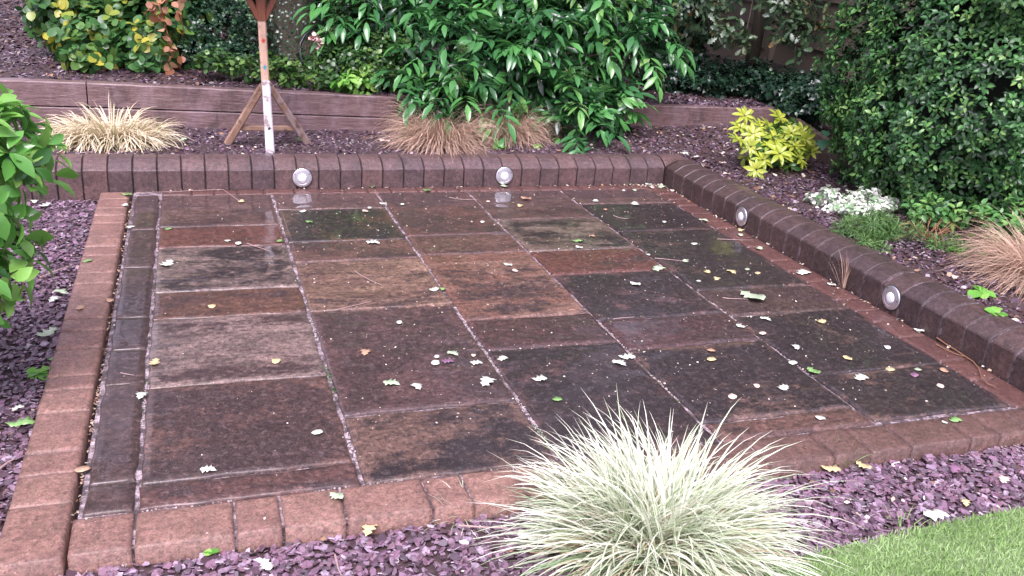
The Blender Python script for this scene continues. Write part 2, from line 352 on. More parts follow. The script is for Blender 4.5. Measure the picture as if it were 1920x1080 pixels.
def nrm(a): return a/np.maximum(np.linalg.norm(a, axis=-1, keepdims=True), 1e-9)
def stamp(T, O, D, Nn, size, tone, wf=1.0):
    """copies of a leaf template merged into arrays"""
    V, F3, F4 = T; m = len(O)
    D = nrm(D); W = nrm(np.cross(Nn, D)); Nn = np.cross(D, W)
    size = np.broadcast_to(np.asarray(size, float), (m,)); wf = np.broadcast_to(np.asarray(wf, float), (m,))
    P = (V[None, :, 0:1]*D[:, None]+V[None, :, 1:2]*wf[:, None, None]*W[:, None]+V[None, :, 2:3]*Nn[:, None])*size[:, None, None]+O[:, None]
    off = (np.arange(m)*len(V))[:, None, None]
    return P.reshape(-1, 3), (F3[None]+off).reshape(-1, 3), (F4[None]+off).reshape(-1, 4), np.repeat(tone, len(V))
def merge(name, parts, mat, parent=None, loc=None, smooth=True):
    b = 0; Vs = []; A = []; B = []; T = []
    for V, a, q, t in parts:
        Vs.append(V); A.append(a+b); B.append(q+b); T.append(t); b += len(V)
    V = np.concatenate(Vs)
    if loc is not None: V = V-np.array(loc)[None]
    me = np_mesh(name, V, [np.concatenate(A), np.concatenate(B)], np.concatenate(T), smooth)
    return link(name, me, mat, parent, loc)

def blob_points(blobs, n, rmin=.72, rmax=1.04, pw=2.0, up=0.0):
    """points in the outer shell of several ellipsoids, with outward directions; none deep inside another blob"""
    C = np.array([b[0] for b in blobs], float); R = np.array([b[1] for b in blobs], float)
    area = (R[:, 0]*R[:, 1]+R[:, 1]*R[:, 2]+R[:, 0]*R[:, 2]); pr = area/area.sum()
    P = []; Dn = []; got = 0
    while got < n:
        k = int((n-got)*2.0)+50
        b = rng.choice(len(blobs), k, p=pr); d = nrm(rng.normal(size=(k, 3)))
        s = 1/(np.abs(d)**pw).sum(1)**(1/pw)
        rad = rng.uniform(rmin, rmax, k)
        # lumpy outline
        lump = 1+.10*np.sin(d[:, 0]*7+b*1.3)*np.cos(d[:, 2]*6+b)+.06*np.sin(d[:, 1]*13+b)
        p = C[b]+d*s[:, None]*R[b]*(rad*lump)[:, None]
        ok = np.ones(k, bool)
        for j in range(len(blobs)):
            q = (np.abs((p-C[j])/R[j])**pw).sum(1)**(1/pw)
            ok &= ~((q < rmin*.93) & (b != j))
        nn = nrm(d/R[b]*R[b].mean())
        P.append(p[ok]); Dn.append(nn[ok]); got += ok.sum()
    P = np.concatenate(P)[:n]; Dn = np.concatenate(Dn)[:n]
    return P, Dn

def foliage(blobs, n, T, size, per=5, spread=.9, droop=.15, tonebase=None, pw=2.0, rmin=.72, gap=.006, clump=.25, zmin=.0, rmax=1.04, upn=.6):
    """sprigs of `per` leaves on the shell of the blobs"""
    P, Dn = blob_points(blobs, n, rmin, pw=pw, rmax=rmax)
    keep = P[:, 2] > zmin; P = P[keep]; Dn = Dn[keep]; n = len(P)
    ax = nrm(Dn+np.array([0, 0, .45])+rng.normal(size=(n, 3))*.35)
    u = nrm(np.cross(ax, rng.normal(size=(n, 3)))); v = np.cross(ax, u)
    sprig_t = rng.normal(0, clump, n)
    # sprigs standing proud are younger and brighter
    out = []
    for i in range(per):
        a = i*2.4+rng.uniform(0, 1, n)
        rad = u*np.cos(a)[:, None]+v*np.sin(a)[:, None]
        D = nrm(ax*rng.uniform(.15, .9, n)[:, None]+rad*spread+np.array([0, 0, -droop]))
        Nn = nrm(ax*.7+Dn*.3+np.array([0, 0, upn])+rng.normal(size=(n, 3))*.3)
        sz = size*rng.uniform(.65, 1.2, n)
        O = P+ax*(i/per*size*.7)
        tone = np.clip((.42 if tonebase is None else tonebase)+sprig_t+rng.normal(0, .12, n), 0, 1)
        out.append(stamp(T, O+rad*gap, D, Nn, sz, tone, rng.uniform(.85, 1.15, n)))
    return out

def compound(blobs, n, T, leaflet, rach, pairs=3, tonebase=.45, zmin=.2, rmin=.6):
    P, Dn = blob_points(blobs, n, rmin, rmax=.98)
    kp = P[:, 2] > zmin; P = P[kp]; Dn = Dn[kp]; n = len(P)
    d0 = nrm(Dn+np.array([0, -.15, .25])+rng.normal(size=(n, 3))*.35)
    side = nrm(np.cross(d0, np.array([0, 0, 1.])+rng.normal(size=(n, 3))*.25)); up = np.cross(side, d0)
    tn = np.clip(tonebase+rng.normal(0, .2, n), 0, 1); R = rach*rng.uniform(.7, 1.15, n); out = []
    def pt(t): return P+d0*(R*t)[:, None]+np.array([0, 0, -1.])*((R*.45)*t*t)[:, None]
    for i in range(pairs):
        t = .3+.6*i/(pairs-.5)
        for sg in (-1, 1):
            D = nrm(side*sg+d0*.55+np.array([0, 0, -.35])+rng.normal(size=(n, 3))*.15)
            out.append(stamp(T, pt(t), D, nrm(up+np.array([0, -.2, .5])+rng.normal(size=(n, 3))*.2), leaflet*rng.uniform(.75, 1.15, n)*(.8+.2*t), np.clip(tn+rng.normal(0, .07, n), 0, 1)))
    out.append(stamp(T, pt(.97), nrm(d0+np.array([0, 0, -.8])), nrm(up+np.array([0, -.2, .6])), leaflet*rng.uniform(.9, 1.2, n), tn))
    return out

def blades(cen, n, length, width, spread_r, elev=(20, 85), droop=1.0, segs=6, tone_fn=None, az=None, lenj=.35, centre_tone=None):
    """arching grass blades: 3 verts across so that a midrib stripe can differ from the margins"""
    th = rng.uniform(0, 2*np.pi, n) if az is None else az(n)
    el = np.radians(rng.uniform(elev[0], elev[1], n)); r0 = spread_r*np.sqrt(rng.uniform(0, 1, n))
    O = np.array(cen)[None]+np.stack([np.cos(th)*r0, np.sin(th)*r0, np.zeros(n)], 1)
    H = np.stack([np.cos(th), np.sin(th), np.zeros(n)], 1); L = length*rng.uniform(1-lenj, 1+lenj*.6, n)
    e = el.copy(); p = O.copy(); pts = [p.copy()]; dirs = []
    k = droop*rng.uniform(.6, 1.4, n)
    sw = np.stack([-np.sin(th), np.cos(th), np.zeros(n)], 1)*rng.normal(0, .28, n)[:, None]
    for s in range(segs):
        d = H*np.cos(e)[:, None]+np.array([0, 0, 1.])*np.sin(e)[:, None]; dirs.append(d)
        p = p+d*(L/segs)[:, None]+sw*(L/segs*(s/segs)**1.2)[:, None]; pts.append(p.copy()); e = e-k*np.radians(130/segs)*(s+1)/segs
    dirs.append(dirs[-1]); side = np.stack([-np.sin(th), np.cos(th), np.zeros(n)], 1)
    side = nrm(side+rng.normal(size=(n, 3))*.25)
    V = np.zeros((n, segs+1, 3, 3)); T = np.zeros((n, segs+1, 3))
    base = tone_fn(n) if tone_fn else rng.uniform(0, 1, n)
    ct = base if centre_tone is None else centre_tone(n)
    for s in range(segs+1):
        f = s/segs; wd = width*(1-f**2.2)*(.6+.4*min(1, f*4))+.0003
        q = np.maximum(pts[s], np.array([-99, -99, cen[2]+.004]))
        V[:, s, 0] = q-side*wd/2; V[:, s, 2] = q+side*wd/2; V[:, s, 1] = q-np.array([0, 0, wd*.25])
        T[:, s, 0] = T[:, s, 2] = base; T[:, s, 1] = ct
    idx = np.arange(n)[:, None, None]*(segs+1)*3
    F = []
    for s in range(segs):
        for c in (0, 1):
            a = s*3+c; F.append(np.array([a, a+1, a+4, a+3]))
    F = (np.array(F)[None]+idx).reshape(-1, 4)
    return V.reshape(-1, 3), np.zeros((0, 3), int), F, T.ravel()

def chips(xy, z, size, tilt=.35, aspect=.6, thick=.12):
    """irregular flat slate chips"""
    n = len(xy); k = 6
    a = (np.arange(k)[None]+rng.uniform(-.42, .42, (n, k)))*2*np.pi/k
    r = rng.uniform(.65, 1.1, (n, k))*size[:, None]*.5
    as_ = rng.uniform(aspect, 1, n)
    loc = np.stack([np.cos(a)*r, np.sin(a)*r*as_[:, None], np.zeros((n, k))], 2)
    rot = rng.uniform(0, 2*np.pi, n); nz = nrm(np.stack([rng.normal(0, tilt, n), rng.normal(0, tilt, n), np.ones(n)], 1))
    x = np.stack([np.cos(rot), np.sin(rot), np.zeros(n)], 1); x = nrm(x-nz*(x*nz).sum(1)[:, None]); y = np.cross(nz, x)
    P = loc[..., 0:1]*x[:, None]+loc[..., 1:2]*y[:, None]
    O = np.concatenate([xy, z[:, None]], 1)[:, None]
    th = (size*thick*rng.uniform(.5, 1.3, n))[:, None, None]
    top = O+P*.92+nz[:, None]*th; bot = O+P
    V = np.concatenate([top, bot], 1); base = (np.arange(n)*2*k)[:, None]
    F6 = base+np.arange(k)[None]
    F4 = np.stack([np.stack([base[:, 0]+i, base[:, 0]+k+i, base[:, 0]+k+(i+1) % k, base[:, 0]+(i+1) % k], 1) for i in range(k)], 1).reshape(-1, 4)
    return V.reshape(-1, 3), F6, F4
def scatter_chips(name, xy, zf, s0, s1, mat, label, tonef=None, tilt=.35, cat='slate chips'):
    n = len(xy); sz = rng.uniform(s0, s1, n)*rng.choice([1, 1, 1, 1.35], n)
    z = zf(xy)+rng.uniform(0, .012, n)
    V, F6, F4 = chips(xy, z, sz, tilt, aspect=.45, thick=.09)
    t = (rng.beta(2, 2.2, n) if tonef is None else tonef(n)); t[rng.uniform(size=n) < .02] = 1
    me = np_mesh(name, V, [F6, F4], np.repeat(t, 12)); return tag(link(name, me, mat), label, cat, kind='stuff')

# ================================================================== THE SETTING
g = Geo(); S = 80
g.add([(-S, -S, -.10), (S, -S, -.10), (S, S, -.10), (-S, S, -.10)], [(0, 1, 2, 3)])
tag(g.obj('ground', M['soil']), kind='structure')
def height_sheet(name, x0, x1, y0, y1, nx, ny, fz, mat, warp=0):
    xs = np.linspace(x0, x1, nx); ys = np.linspace(y0, y1, ny); X, Y = np.meshgrid(xs, ys)
    Y = Y-warp*X; Z = fz(X, Y); V = np.stack([X, Y, Z], 2).reshape(-1, 3)
    i = np.arange(nx-1)[None]+np.arange(ny-1)[:, None]*nx
    F = np.stack([i, i+1, i+nx+1, i+nx], 2).reshape(-1, 4)
    return tag(link(name, np_mesh(name, V, [F], smooth=True), mat), kind='structure')
def wob(X, Y): return .006*np.sin(X*9+Y*4)+.006*np.sin(Y*11-X*5)
def walltop_y(X): return 6.86-.05*X
def bed_z(X, Y):
    b = .152+.13*np.clip((X-1.6)/3, 0, 1)*np.clip((Y-5.95)/.75, 0, 1)
    return b+wob(X, Y)*.6
height_sheet('slate_bed', -4, 9, 5.93, 7.1, 130, 20, bed_z, M['soil'])
height_sheet('side_bed', 3.40, 9, -1, 5.932, 60, 60, lambda X, Y: .150+wob(X, Y), M['soil'])
def up_z(X, Y): return .395+.02*(X < 1)+np.clip(Y-7.2, 0, 20)*.03+wob(X, Y)
height_sheet('upper_bed', -9, 12, 6.93, 22, 120, 90, up_z, M['soil'], .05)
height_sheet('gravel_bed', -6, 9, -3, 5.80, 60, 40, lambda X, Y: -.062+0*X, M['soil'])

# ------------------------------------------------------------------ patio
patio = thing('patio', (1.3, 3.9, 0), None, None, kind='structure')
g = Geo(); g.box((1.435, 3.985, -.056), (3.59, 3.53, .09)).box((-.462, 3.97, -.06), (.155, 3.50, .1)); g.obj('mortar_bed', M['mortar'], patio)
def slab_mesh(x0, x1, y0, y1, seed, gx=.0072, gy=.0055, thick=.05, rough=.0026, cell=.026, drop=.006, wav=.0085, ledge=False):
    X0, X1, Y0, Y1 = x0+gx, x1-gx, y0+gy, y1-gy
    nx = max(4, int((X1-X0)/cell)); ny = max(4, int((Y1-Y0)/cell)); cx, cy = (X0+X1)/2, (Y0+Y1)/2
    tilt = (random.uniform(-.003, .003), random.uniform(-.003, .003)); hz = random.uniform(-.0015, .0015)
    V = []
    ex = [0, .3]+[i for i in range(1, nx)]+[nx-.3, nx]; ey = [0, .3]+[i for i in range(1, ny)]+[ny-.3, ny]
    for b, j in enumerate(ey):
        for a, i in enumerate(ex):
            x = X0+(X1-X0)*i/nx; y = Y0+(Y1-Y0)*j/ny
            edge = a in (0, len(ex)-1) or b in (0, len(ey)-1)
            wx = noise.noise((y*11, seed*3.1, 0))*wav if a < 2 else (noise.noise((y*11, seed*3.1, 9))*wav if a > len(ex)-3 else 0)
            wy = noise.noise((x*11, seed*1.7, 4))*wav if b < 2 else (noise.noise((x*11, seed*1.7, 7))*wav if b > len(ey)-3 else 0)
            z = hz+(x-cx)*tilt[0]+(y-cy)*tilt[1]+noise.noise((x*6, y*14, seed))*rough+noise.noise((x*17, y*17, seed+5))*rough*.5
            if ledge: z += .0022*math.floor(3.5+noise.noise((x*2.2, y*6, 3))*6)-.006
            if edge: z -= drop
            V.append((x+wx-cx, y+wy-cy, z))
    W = len(ex); H = len(ey)
    F = [(j*W+i, j*W+i+1, (j+1)*W+i+1, (j+1)*W+i) for j in range(H-1) for i in range(W-1)]
    # sides
    ring = [i for i in range(W)]+[j*W+W-1 for j in range(1, H)]+[(H-1)*W+i for i in range(W-2, -1, -1)]+[j*W for j in range(H-2, 0, -1)]
    b = len(V); V += [(V[r][0], V[r][1], -thick) for r in ring]
    n = len(ring); F += [(ring[i], b+i, b+(i+1) % n, ring[(i+1) % n]) for i in range(n)]
    me = bpy.data.meshes.new('paving_slab'); me.from_pydata(V, [], F); me.polygons.foreach_set('use_smooth', [True]*len(F)); me.update()
    return me, (cx, cy, 0)
BRN, RED, TAN, ORG = (.135, .078, .064), (.14, .070, .058), (.185, .112, .086), (.17, .092, .072)
PUR, GRY = (.13, .074, .068), (.20, .145, .125); BLK = (.015, .0105, .0105); DPU = (.034, .020, .0185)
CX = [-.207, .441, 1.096, 1.706, 2.377, 3.066]
slabs = [ # column, y0, y1, light, dark, cover, streak, angle, pale, green
 (0, 5.02, 5.648, BRN, DPU, .38, 1, 0, None, 0), (0, 4.678, 5.02, (.15, .062, .045), DPU, .25, 1, 0, None, 0),
 (0, 4.066, 4.678, GRY, BLK, .55, 1, .05, (.30, .22, .18), 0), (0, 3.755, 4.066, (.15, .075, .05), DPU, .3, 1, 0, None, 0),
 (0, 3.135, 3.755, GRY, DPU, .40, 1, .1, (.27, .19, .165), 0), (0, 2.509, 3.135, ORG, DPU, .72, 0, 0, None, 0), (0, 2.377, 2.509, RED, DPU, .5, 1, 0, None, 0),
 (1, 5.31, 5.648, BRN, DPU, .3, 1, 0, None, 0), (1, 4.706, 5.31, (.13, .08, .05), BLK, .76, 0, 0, None, .6), (1, 4.391, 4.706, ORG, DPU, .35, 1, 0, None, 0),
 (1, 3.746, 4.391, (.18, .105, .078), DPU, .45, 1, .1, (.27, .17, .12), 0), (1, 2.806, 3.746, PUR, DPU, .62, 0, 0, None, 0), (1, 2.377, 2.806, TAN, BLK, .55, 0, .3, None, 0),
 (2, 4.753, 5.648, RED, DPU, .62, 0, 0, None, .3), (2, 4.425, 4.753, ORG, DPU, .38, 1, 0, None, 0), (2, 3.552, 4.425, (.235, .115, .082), DPU, .48, 1, .9, (.26, .16, .12), 0),
 (2, 3.234, 3.552, (.10, .05, .045), DPU, .5, 1, 0, None, 0), (2, 2.377, 3.234, PUR, BLK, .92, 0, 0, None, 0),
 (3, 5.008, 5.648, BRN, DPU, .6, 1, 0, None, 0), (3, 4.42, 5.008, (.16, .105, .08), BLK, .55, 1, 0, (.24, .19, .15), .2), (3, 4.054, 4.42, (.155, .062, .046), DPU, .3, 1, 0, None, 0),
 (3, 3.462, 4.054, PUR, BLK, .84, 0, 0, None, 0), (3, 3.149, 3.462, (.10, .05, .046), DPU, .6, 1, 0, None, 0), (3, 2.509, 3.149, TAN, BLK, .86, 1, .2, None, 0), (3, 2.377, 2.509, ORG, DPU, .35, 1, 0, None, 0),
 (4, 5.295, 5.648, BRN, DPU, .6, 1, 0, None, 0), (4, 4.716, 5.295, (.08, .04, .035), BLK, .96, 0, 0, None, 0), (4, 3.743, 4.716, BRN, BLK, .93, 0, .4, None, .3),
 (4, 3.415, 3.743, (.11, .07, .055), DPU, .6, 1, 0, None, 0), (4, 2.781, 3.415, TAN, BLK, .9, 0, .2, None, 0), (4, 2.395, 2.781, TAN, BLK, .9, 0, .3, None, 0)]
for i, (c, y0, y1, li, dk, cov, stk, ang, pale, gr) in enumerate(slabs):
    lg = c == 1 and abs(y0-3.746) < .01; me, loc = slab_mesh(CX[c], CX[c+1], y0, y1, i+1, ledge=lg, cell=.012 if lg else .026)
    link('paving_slab', me, slab_mat(li, dk, cov, stk, ang, pale, gr, ledge=(c == 1 and abs(y0-3.746) < .01)), patio, loc)
ys = [2.385, 2.54, 3.184, 3.478, 3.794, 4.404, 4.99, 5.648]
for i in range(len(ys)-1):
    me, loc = slab_mesh(-.352, -.207, ys[i], ys[i+1], 50+i, gx=.007, gy=.004, rough=.0012); link('border_slab', me, slab_mat((.10, .06, .052), DPU, .55, 0), patio, loc)
def brick_row(cuts, fixed, axis, mat, seed, name='border_brick', gap=.004, zoff=0):
    for i in range(len(cuts)-1):
        a, b = cuts[i], cuts[i+1]
        if axis == 'y': me, loc = slab_mesh(fixed[0], fixed[1], a, b, seed+i, gx=.003, gy=gap, rough=.0007, thick=.1, cell=.035, drop=.005, wav=.0025)
        else: me, loc = slab_mesh(a, b, fixed[0], fixed[1], seed+i, gx=gap, gy=.003, rough=.0007, thick=.1, cell=.035, drop=.005, wav=.0025)
        link(name, me, mat(i) if callable(mat) else mat, patio, (loc[0], loc[1], zoff+random.uniform(-.002, .002)))
lb = [2.19, 2.46, 2.626, 2.756, 3.014, 3.177, 3.283, 3.521, 3.685, 3.812, 4.058, 4.208, 4.347, 4.596, 4.73, 4.88, 5.12, 5.26, 5.392, 5.58, 5.74]
brick_row(lb, (-.545, -.377), 'y', M['border'], 100, zoff=.002)
fb = [-.372, -.208, .058, .187, .366, .622, .751, .928, 1.06, 1.25, 1.42, 1.56, 1.80, 2.067, 2.22, 2.399, 2.674, 2.813, 2.96, 3.10, 3.22, 3.5, 3.66, 3.9]
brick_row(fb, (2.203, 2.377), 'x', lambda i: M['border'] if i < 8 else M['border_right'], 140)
brick_row([-.20, -.03, .1, .24, .4, .58, .75, .9, 1.05, 1.2, 1.38, 1.5, 1.66, 1.8, 1.95, 2.1, 2.24, 2.4, 2.55, 2.7, 2.85, 2.95, 3.066], (5.65, 5.757), 'x', M['border_wet'], 180, gap=.002)
brick_row([2.38, 2.62, 2.80, 3.06, 3.24, 3.38, 3.53, 3.78, 3.95, 4.12, 4.36, 4.52, 4.72, 4.86, 5.04, 5.22, 5.36, 5.50, 5.757], (3.068, 3.227), 'y', M['border_wet'], 220)

# ------------------------------------------------------------------ kerbs
PROF = [(0, -.09), (0, .118), (.004, .126), (.05, .156), (.085, .172), (.12, .178), (.19, .178), (.197, .17), (.2, -.05)]
def kerb_piece(P0, along, out, wdt, inset=.0, c=.004):
    """stone swept along `along` from P0; `out` points away from the patio"""
    P0 = Vector(P0); along = Vector(along); out = Vector(out); n = len(PROF)
    jz = 0 if inset else random.uniform(-.0025, .003); V = []
    for d, sh in ((0, .004), (c, 0), (wdt-c, 0), (wdt, .004)):
        for o, z in PROF:
            oo = o+(sh+inset)*(1 if o < .1 else -1); zz = z+jz-(sh+inset) if z > .1 else z
            V.append(P0+along*d+out*oo+Vector((0, 0, zz+random.uniform(-.0007, .0007))))
    F = []
    for s in range(3):
        for i in range(n-1): F.append((s*n+i, s*n+i+1, (s+1)*n+i+1, (s+1)*n+i))
    F += [tuple(range(n-1, -1, -1)), tuple(range(3*n, 4*n))]
    return Geo().add(V, F)
def flipfix(o):
    import bmesh
    bm = bmesh.new(); bm.from_mesh(o.data); bmesh.ops.recalc_face_normals(bm, faces=bm.faces); bm.to_mesh(o.data); bm.free()
KP = .1381; KX, KY = 3.232, 5.762
kb = thing('kerb_wall', (1.2, 5.76, 0), 'back kerb of upright dark brick blocks, running behind the wet patio', 'kerb', 'block kerbs round the patio')
for i in range(31):
    x1 = KX-i*KP; x0 = x1-KP
    o = kerb_piece((x0+.003, KY+random.uniform(-.0028, .0028), 0), (1, 0, 0), (0, 1, 0), KP-.007).obj('kerb_block', M['kerb_back'], kb, (x0+KP/2, KY, 0)); flipfix(o)
o = kerb_piece((KX-31*KP, KY, 0), (1, 0, 0), (0, 1, 0), 31*KP, .009).obj('mortar', M['mortar_dark'], kb); flipfix(o)
kr = thing('kerb_wall', (KX, 3.6, 0), 'right-hand kerb of rounded dark blocks with pale mortar joints, along the bed', 'kerb', 'block kerbs round the patio')
for i in range(36):
    y1 = KY-i*KP; y0 = y1-KP
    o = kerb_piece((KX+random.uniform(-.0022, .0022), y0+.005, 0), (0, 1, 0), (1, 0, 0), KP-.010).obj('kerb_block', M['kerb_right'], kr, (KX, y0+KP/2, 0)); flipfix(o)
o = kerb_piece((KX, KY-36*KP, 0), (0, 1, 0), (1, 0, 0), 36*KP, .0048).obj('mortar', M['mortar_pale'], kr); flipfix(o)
# mitred corner block
V = []
for o_, z in PROF: V += [(KX+.002, KY+o_, z), (KX+o_, KY+o_, z), (KX+o_, KY+.002, z)]
F = []
for i in range(len(PROF)-1): F += [(i*3, i*3+1, i*3+4, i*3+3), (i*3+1, i*3+2, i*3+5, i*3+4)]
o = Geo().add(V, F).obj('kerb_block', M['kerb_back'], kb, (KX, KY, 0)); flipfix(o)

# recessed steel lights
def wall_light(c, nrm_, label):
    c = Vector(c); n = Vector(nrm_)
    t = thing('kerb_light', c, label, 'light', 'round steel lights set in the kerbs')
    Geo().lathe(c-n*.004, n, [(.055, 0), (.062, .004), (.061, .008), (.058, .0105), (.044, .0125), (.042, .0115), (.030, .0125), (.027, .011)]).obj('rim', M['steel'], t, c, smooth=False)
    Geo().lathe(c-n*.004, n, [(.0645, 0), (.0655, .0055), (.0615, .006)]).obj('seal', M['dark'], t, c)
    Geo().lathe(c+n*.006, n, [(.027, 0), (.027, .004), (.024, .008), (.013, .0095), (.004, .010)]).obj('lens', M['lens'], t, c, smooth=True)
    for a in (.8, 2.9, 5.0):
        x = n.orthogonal().normalized(); y = n.cross(x); p = c+(x*math.cos(a)+y*math.sin(a))*.052+n*.012
        Geo().lathe(p, n, [(.003, 0), (.003, .0015)], 8).obj('screw', M['dark'], t, p)
    return t
wall_light((.640, KY-.004, .070), (0, -1, 0), 'steel light in the back kerb, the left one of its two')
wall_light((1.998, KY-.004, .072), (0, -1, 0), 'steel light in the back kerb nearer to the corner')
wall_light((KX-.004, 4.712, .074), (-1, 0, 0), 'steel light in the right-hand kerb, the farther one')
wall_light((KX-.004, 3.335, .078), (-1, 0, 0), 'steel light in the right-hand kerb, the nearer and larger one')

# ------------------------------------------------------------------ sleeper wall
sw = thing('sleeper_wall', (0, 6.86, .15), 'low retaining wall of purple brown weathered timber sleepers below the upper bed', 'wall')
def sleeper(xa, xb, za, zb, th=.1, mat='sleeper', top=None, par=sw, name='sleeper'):
    """za/zb = (bottom, top) at either end"""
    ya, yb = walltop_y(xa), walltop_y(xb); V = []
    n = 14
    for i in range(n+1):
        f = i/n; x = xa+(xb-xa)*f; y = ya+(yb-ya)*f; b = za[0]+(zb[0]-za[0])*f; t = za[1]+(zb[1]-za[1])*f+noise.noise((x*4, 0, t_seed))*.003
        V += [(x, y, b), (x, y+noise.noise((x*3, 2, 1))*.003, t-.008), (x, y+.008, t), (x, y+th, t), (x, y+th, b)]
    F = []
    for i in range(n): F += [(i*5+j, i*5+j+1, (i+1)*5+j+1, (i+1)*5+j) for j in range(4)]
    F += [(4, 3, 2, 1, 0), tuple(n*5+j for j in range(5))]
    o = Geo().add(V, F).obj(name, M[mat], par, ((xa+xb)/2, (ya+yb)/2, za[0])); flipfix(o); return o
t_seed = 3
jx = at(165, 200, Y=6.89).x
sleeper(-3.4, jx-.004, (.288, .452), (.288, .45)); sleeper(-3.4, jx-.004, (.05, .279), (.05, .279))
sleeper(jx+.004, 1.9, (.288, .45), (.254, .402)); sleeper(jx+.004, 1.9, (.05, .279), (.05, .245))
sleeper(1.908, 4.72, (.05, .402), (.05, .405))
# low board turning the corner and running back under the hedge
lb_ = thing('edging_board', (4.75, 6.4, .2), 'pale low edging board running from the wall end down under the hedge', 'board')
V = []
pts = [(4.74, 6.62), (4.66, 6.1), (4.55, 5.6), (4.43, 5.1), (4.3, 4.6)]
for i, (x, y) in enumerate(pts):
    zt = .40-.045*i
    V += [(x, y, .05), (x, y, zt), (x+.05, y, zt), (x+.05, y, .05)]
F = [(i*4+j, i*4+(j+1) % 4, (i+1)*4+(j+1) % 4, (i+1)*4+j) for i in range(len(pts)-1) for j in range(4)]+[(3, 2, 1, 0), tuple((len(pts)-1)*4+j for j in range(4))]
o = Geo().add(V, F).obj('board', M['board'], lb_, (4.75, 6.4, .2)); flipfix(o)

# ------------------------------------------------------------------ fence
FP = Vector((5.62, 8.2, 0)); FD = Vector((.12, .99, 0)).normalized()
def fence_z(px, py):
    d = ray(px, py); nrm_ = Vector((FD.y, -FD.x, 0)); t = (FP-Vector((0, 0, CAMH))).dot(nrm_)/d.dot(nrm_); p = Vector((0, 0, CAMH))+d*t
    return p.z, (p-FP).dot(FD)
fn = thing('garden_fence', FP, 'dark overlapping board fence in the shade beside the hedge', 'fence')
nx_ = Vector((FD.y, -FD.x, 0))     # away from the garden
def fboard(s0, s1, z0, z1, off=0, th=.012, lap=.02, name='fence_board', mat='fence'):
    a = FP+FD*s0; b = FP+FD*s1; V = []
    for p in (a, b): V += [p+nx_*(off-lap)+Vector((0, 0, z0)), p+nx_*off+Vector((0, 0, z1)), p+nx_*(off+th)+Vector((0, 0, z1)), p+nx_*(off+th-lap)+Vector((0, 0, z0))]
    c = (a+b)/2
    o = Geo().add(V, [(0, 1, 2, 3), (4, 7, 6, 5), (0, 4, 5, 1), (1, 5, 6, 2), (2, 6, 7, 3), (3, 7, 4, 0)]).obj(name, M[mat], fn, (c.x, c.y, z0)); flipfix(o)
for s0, s1, zb in ((-5.2, -2.66, .66), (-2.6, -.06, .62), (.06, 2.6, .50), (2.66, 5.2, .5)):
    z = zb
    while z < 2.0:
        fboard(s0, s1, z, z+.235, .03, lap=.028); z += .215
    fboard(s0, s1, zb-.07, zb-.005, .0, .05, 0, 'fence_rail', 'fence_rail')
    fboard(s0, s1, .1, zb-.09, .02, .04, 0, 'gravel_board', 'fence_rail')
for s in (-5.2, -2.63, 0, 2.63): g = Geo(); p = FP+FD*s; g.box((p.x, p.y, 1.1), (.09, .09, 2.2)); g.obj('post', M['fence'], fn, (p.x, p.y, 0))

# ------------------------------------------------------------------ bird table
bt = thing('bird_table', (.46, 6.2, .155), 'wooden bird table on a splayed tripod foot, standing on the slate behind the kerb', 'bird table')
Geo().beam((.458, 6.2, .575), (.441, 6.2, 1.04), .050, .050).obj('pole', M['pole'], bt, (.458, 6.2, .575))
Geo().beam((.470, 6.085, .15), (.458, 6.168, .61), .056, .05).obj('leg', M['white_leg'], bt, (.47, 6.08, .15))['label'] = 'white painted front leg'
Geo().beam((.215, 6.36, .155), (.440, 6.21, .57), .05, .045).obj('leg', M['brown_leg'], bt, (.2, 6.36, .15))['label'] = 'brown left leg'
Geo().beam((.745, 6.37, .155), (.478, 6.21, .58), .052, .045).obj('leg', M['grey_leg'], bt, (.75, 6.36, .15))['label'] = 'grey right leg with brown foot'
Geo().beam((.30, 6.325, .268), (.655, 6.33, .268), .035).obj('cross_bar', M['brown_leg'], bt, (.3, 6.3, .26))
Geo().beam((.444, 6.2, .985), (.436, 6.2, 1.32), .062, .062).obj('upper_post', M['red_wood'], bt, (.44, 6.2, 1))
for dx, dy in ((-.17, 0), (.17, 0), (0, .17), (0, -.02)):
    if dy < 0: continue
    Geo().beam((.442+dx*.12, 6.195+dy*.12, 1.0), (.44+dx, 6.195+dy, 1.30), .038).obj('brace', M['red_wood'], bt, (.44, 6.2, 1))
g = Geo(); g.box((.44, 6.2, 1.335), (.46, .46, .02)); g.obj('tray', M['red_wood'], bt, (.44, 6.2, 1.33), bevel=.003)
for dx, dy, sx, sy in ((-.225, 0, .014, .46), (.225, 0, .014, .46), (0, -.225, .436, .014), (0, .225, .436, .014)):
    g = Geo(); g.box((.44+dx, 6.2+dy, 1.366), (sx, sy, .04)); g.obj('tray_edge', M['red_wood'], bt, (.44+dx, 6.2+dy, 1.35))
def splat(x, y, z, r, mat, name='painted_mark'):
    n = 14; V = [(x, y, z)]; V += [(x+math.cos(2*math.pi*i/n)*r*(1 if i % 2 else .42)*random.uniform(.7, 1.1), y, z+math.sin(2*math.pi*i/n)*r*1.2*(1 if i % 2 else .42)) for i in range(n)]
    V2 = [(a, b+.002, c) for a, b, c in V]
    g = Geo().add(V+V2, [(0, i, i % n+1) for i in range(1, n+1)]+[(i, n+1+i, n+1+i % n+1, i % n+1) for i in range(1, n+1)]); o = g.obj(name, mat, bt, (x, y, z)); flipfix(o)
splat(.449, 6.173, at(491, 76, Y=6.17).z, .017, M['red_paint']); splat(.454, 6.173, at(494, 126, Y=6.17).z, .017, M['blue_paint'])
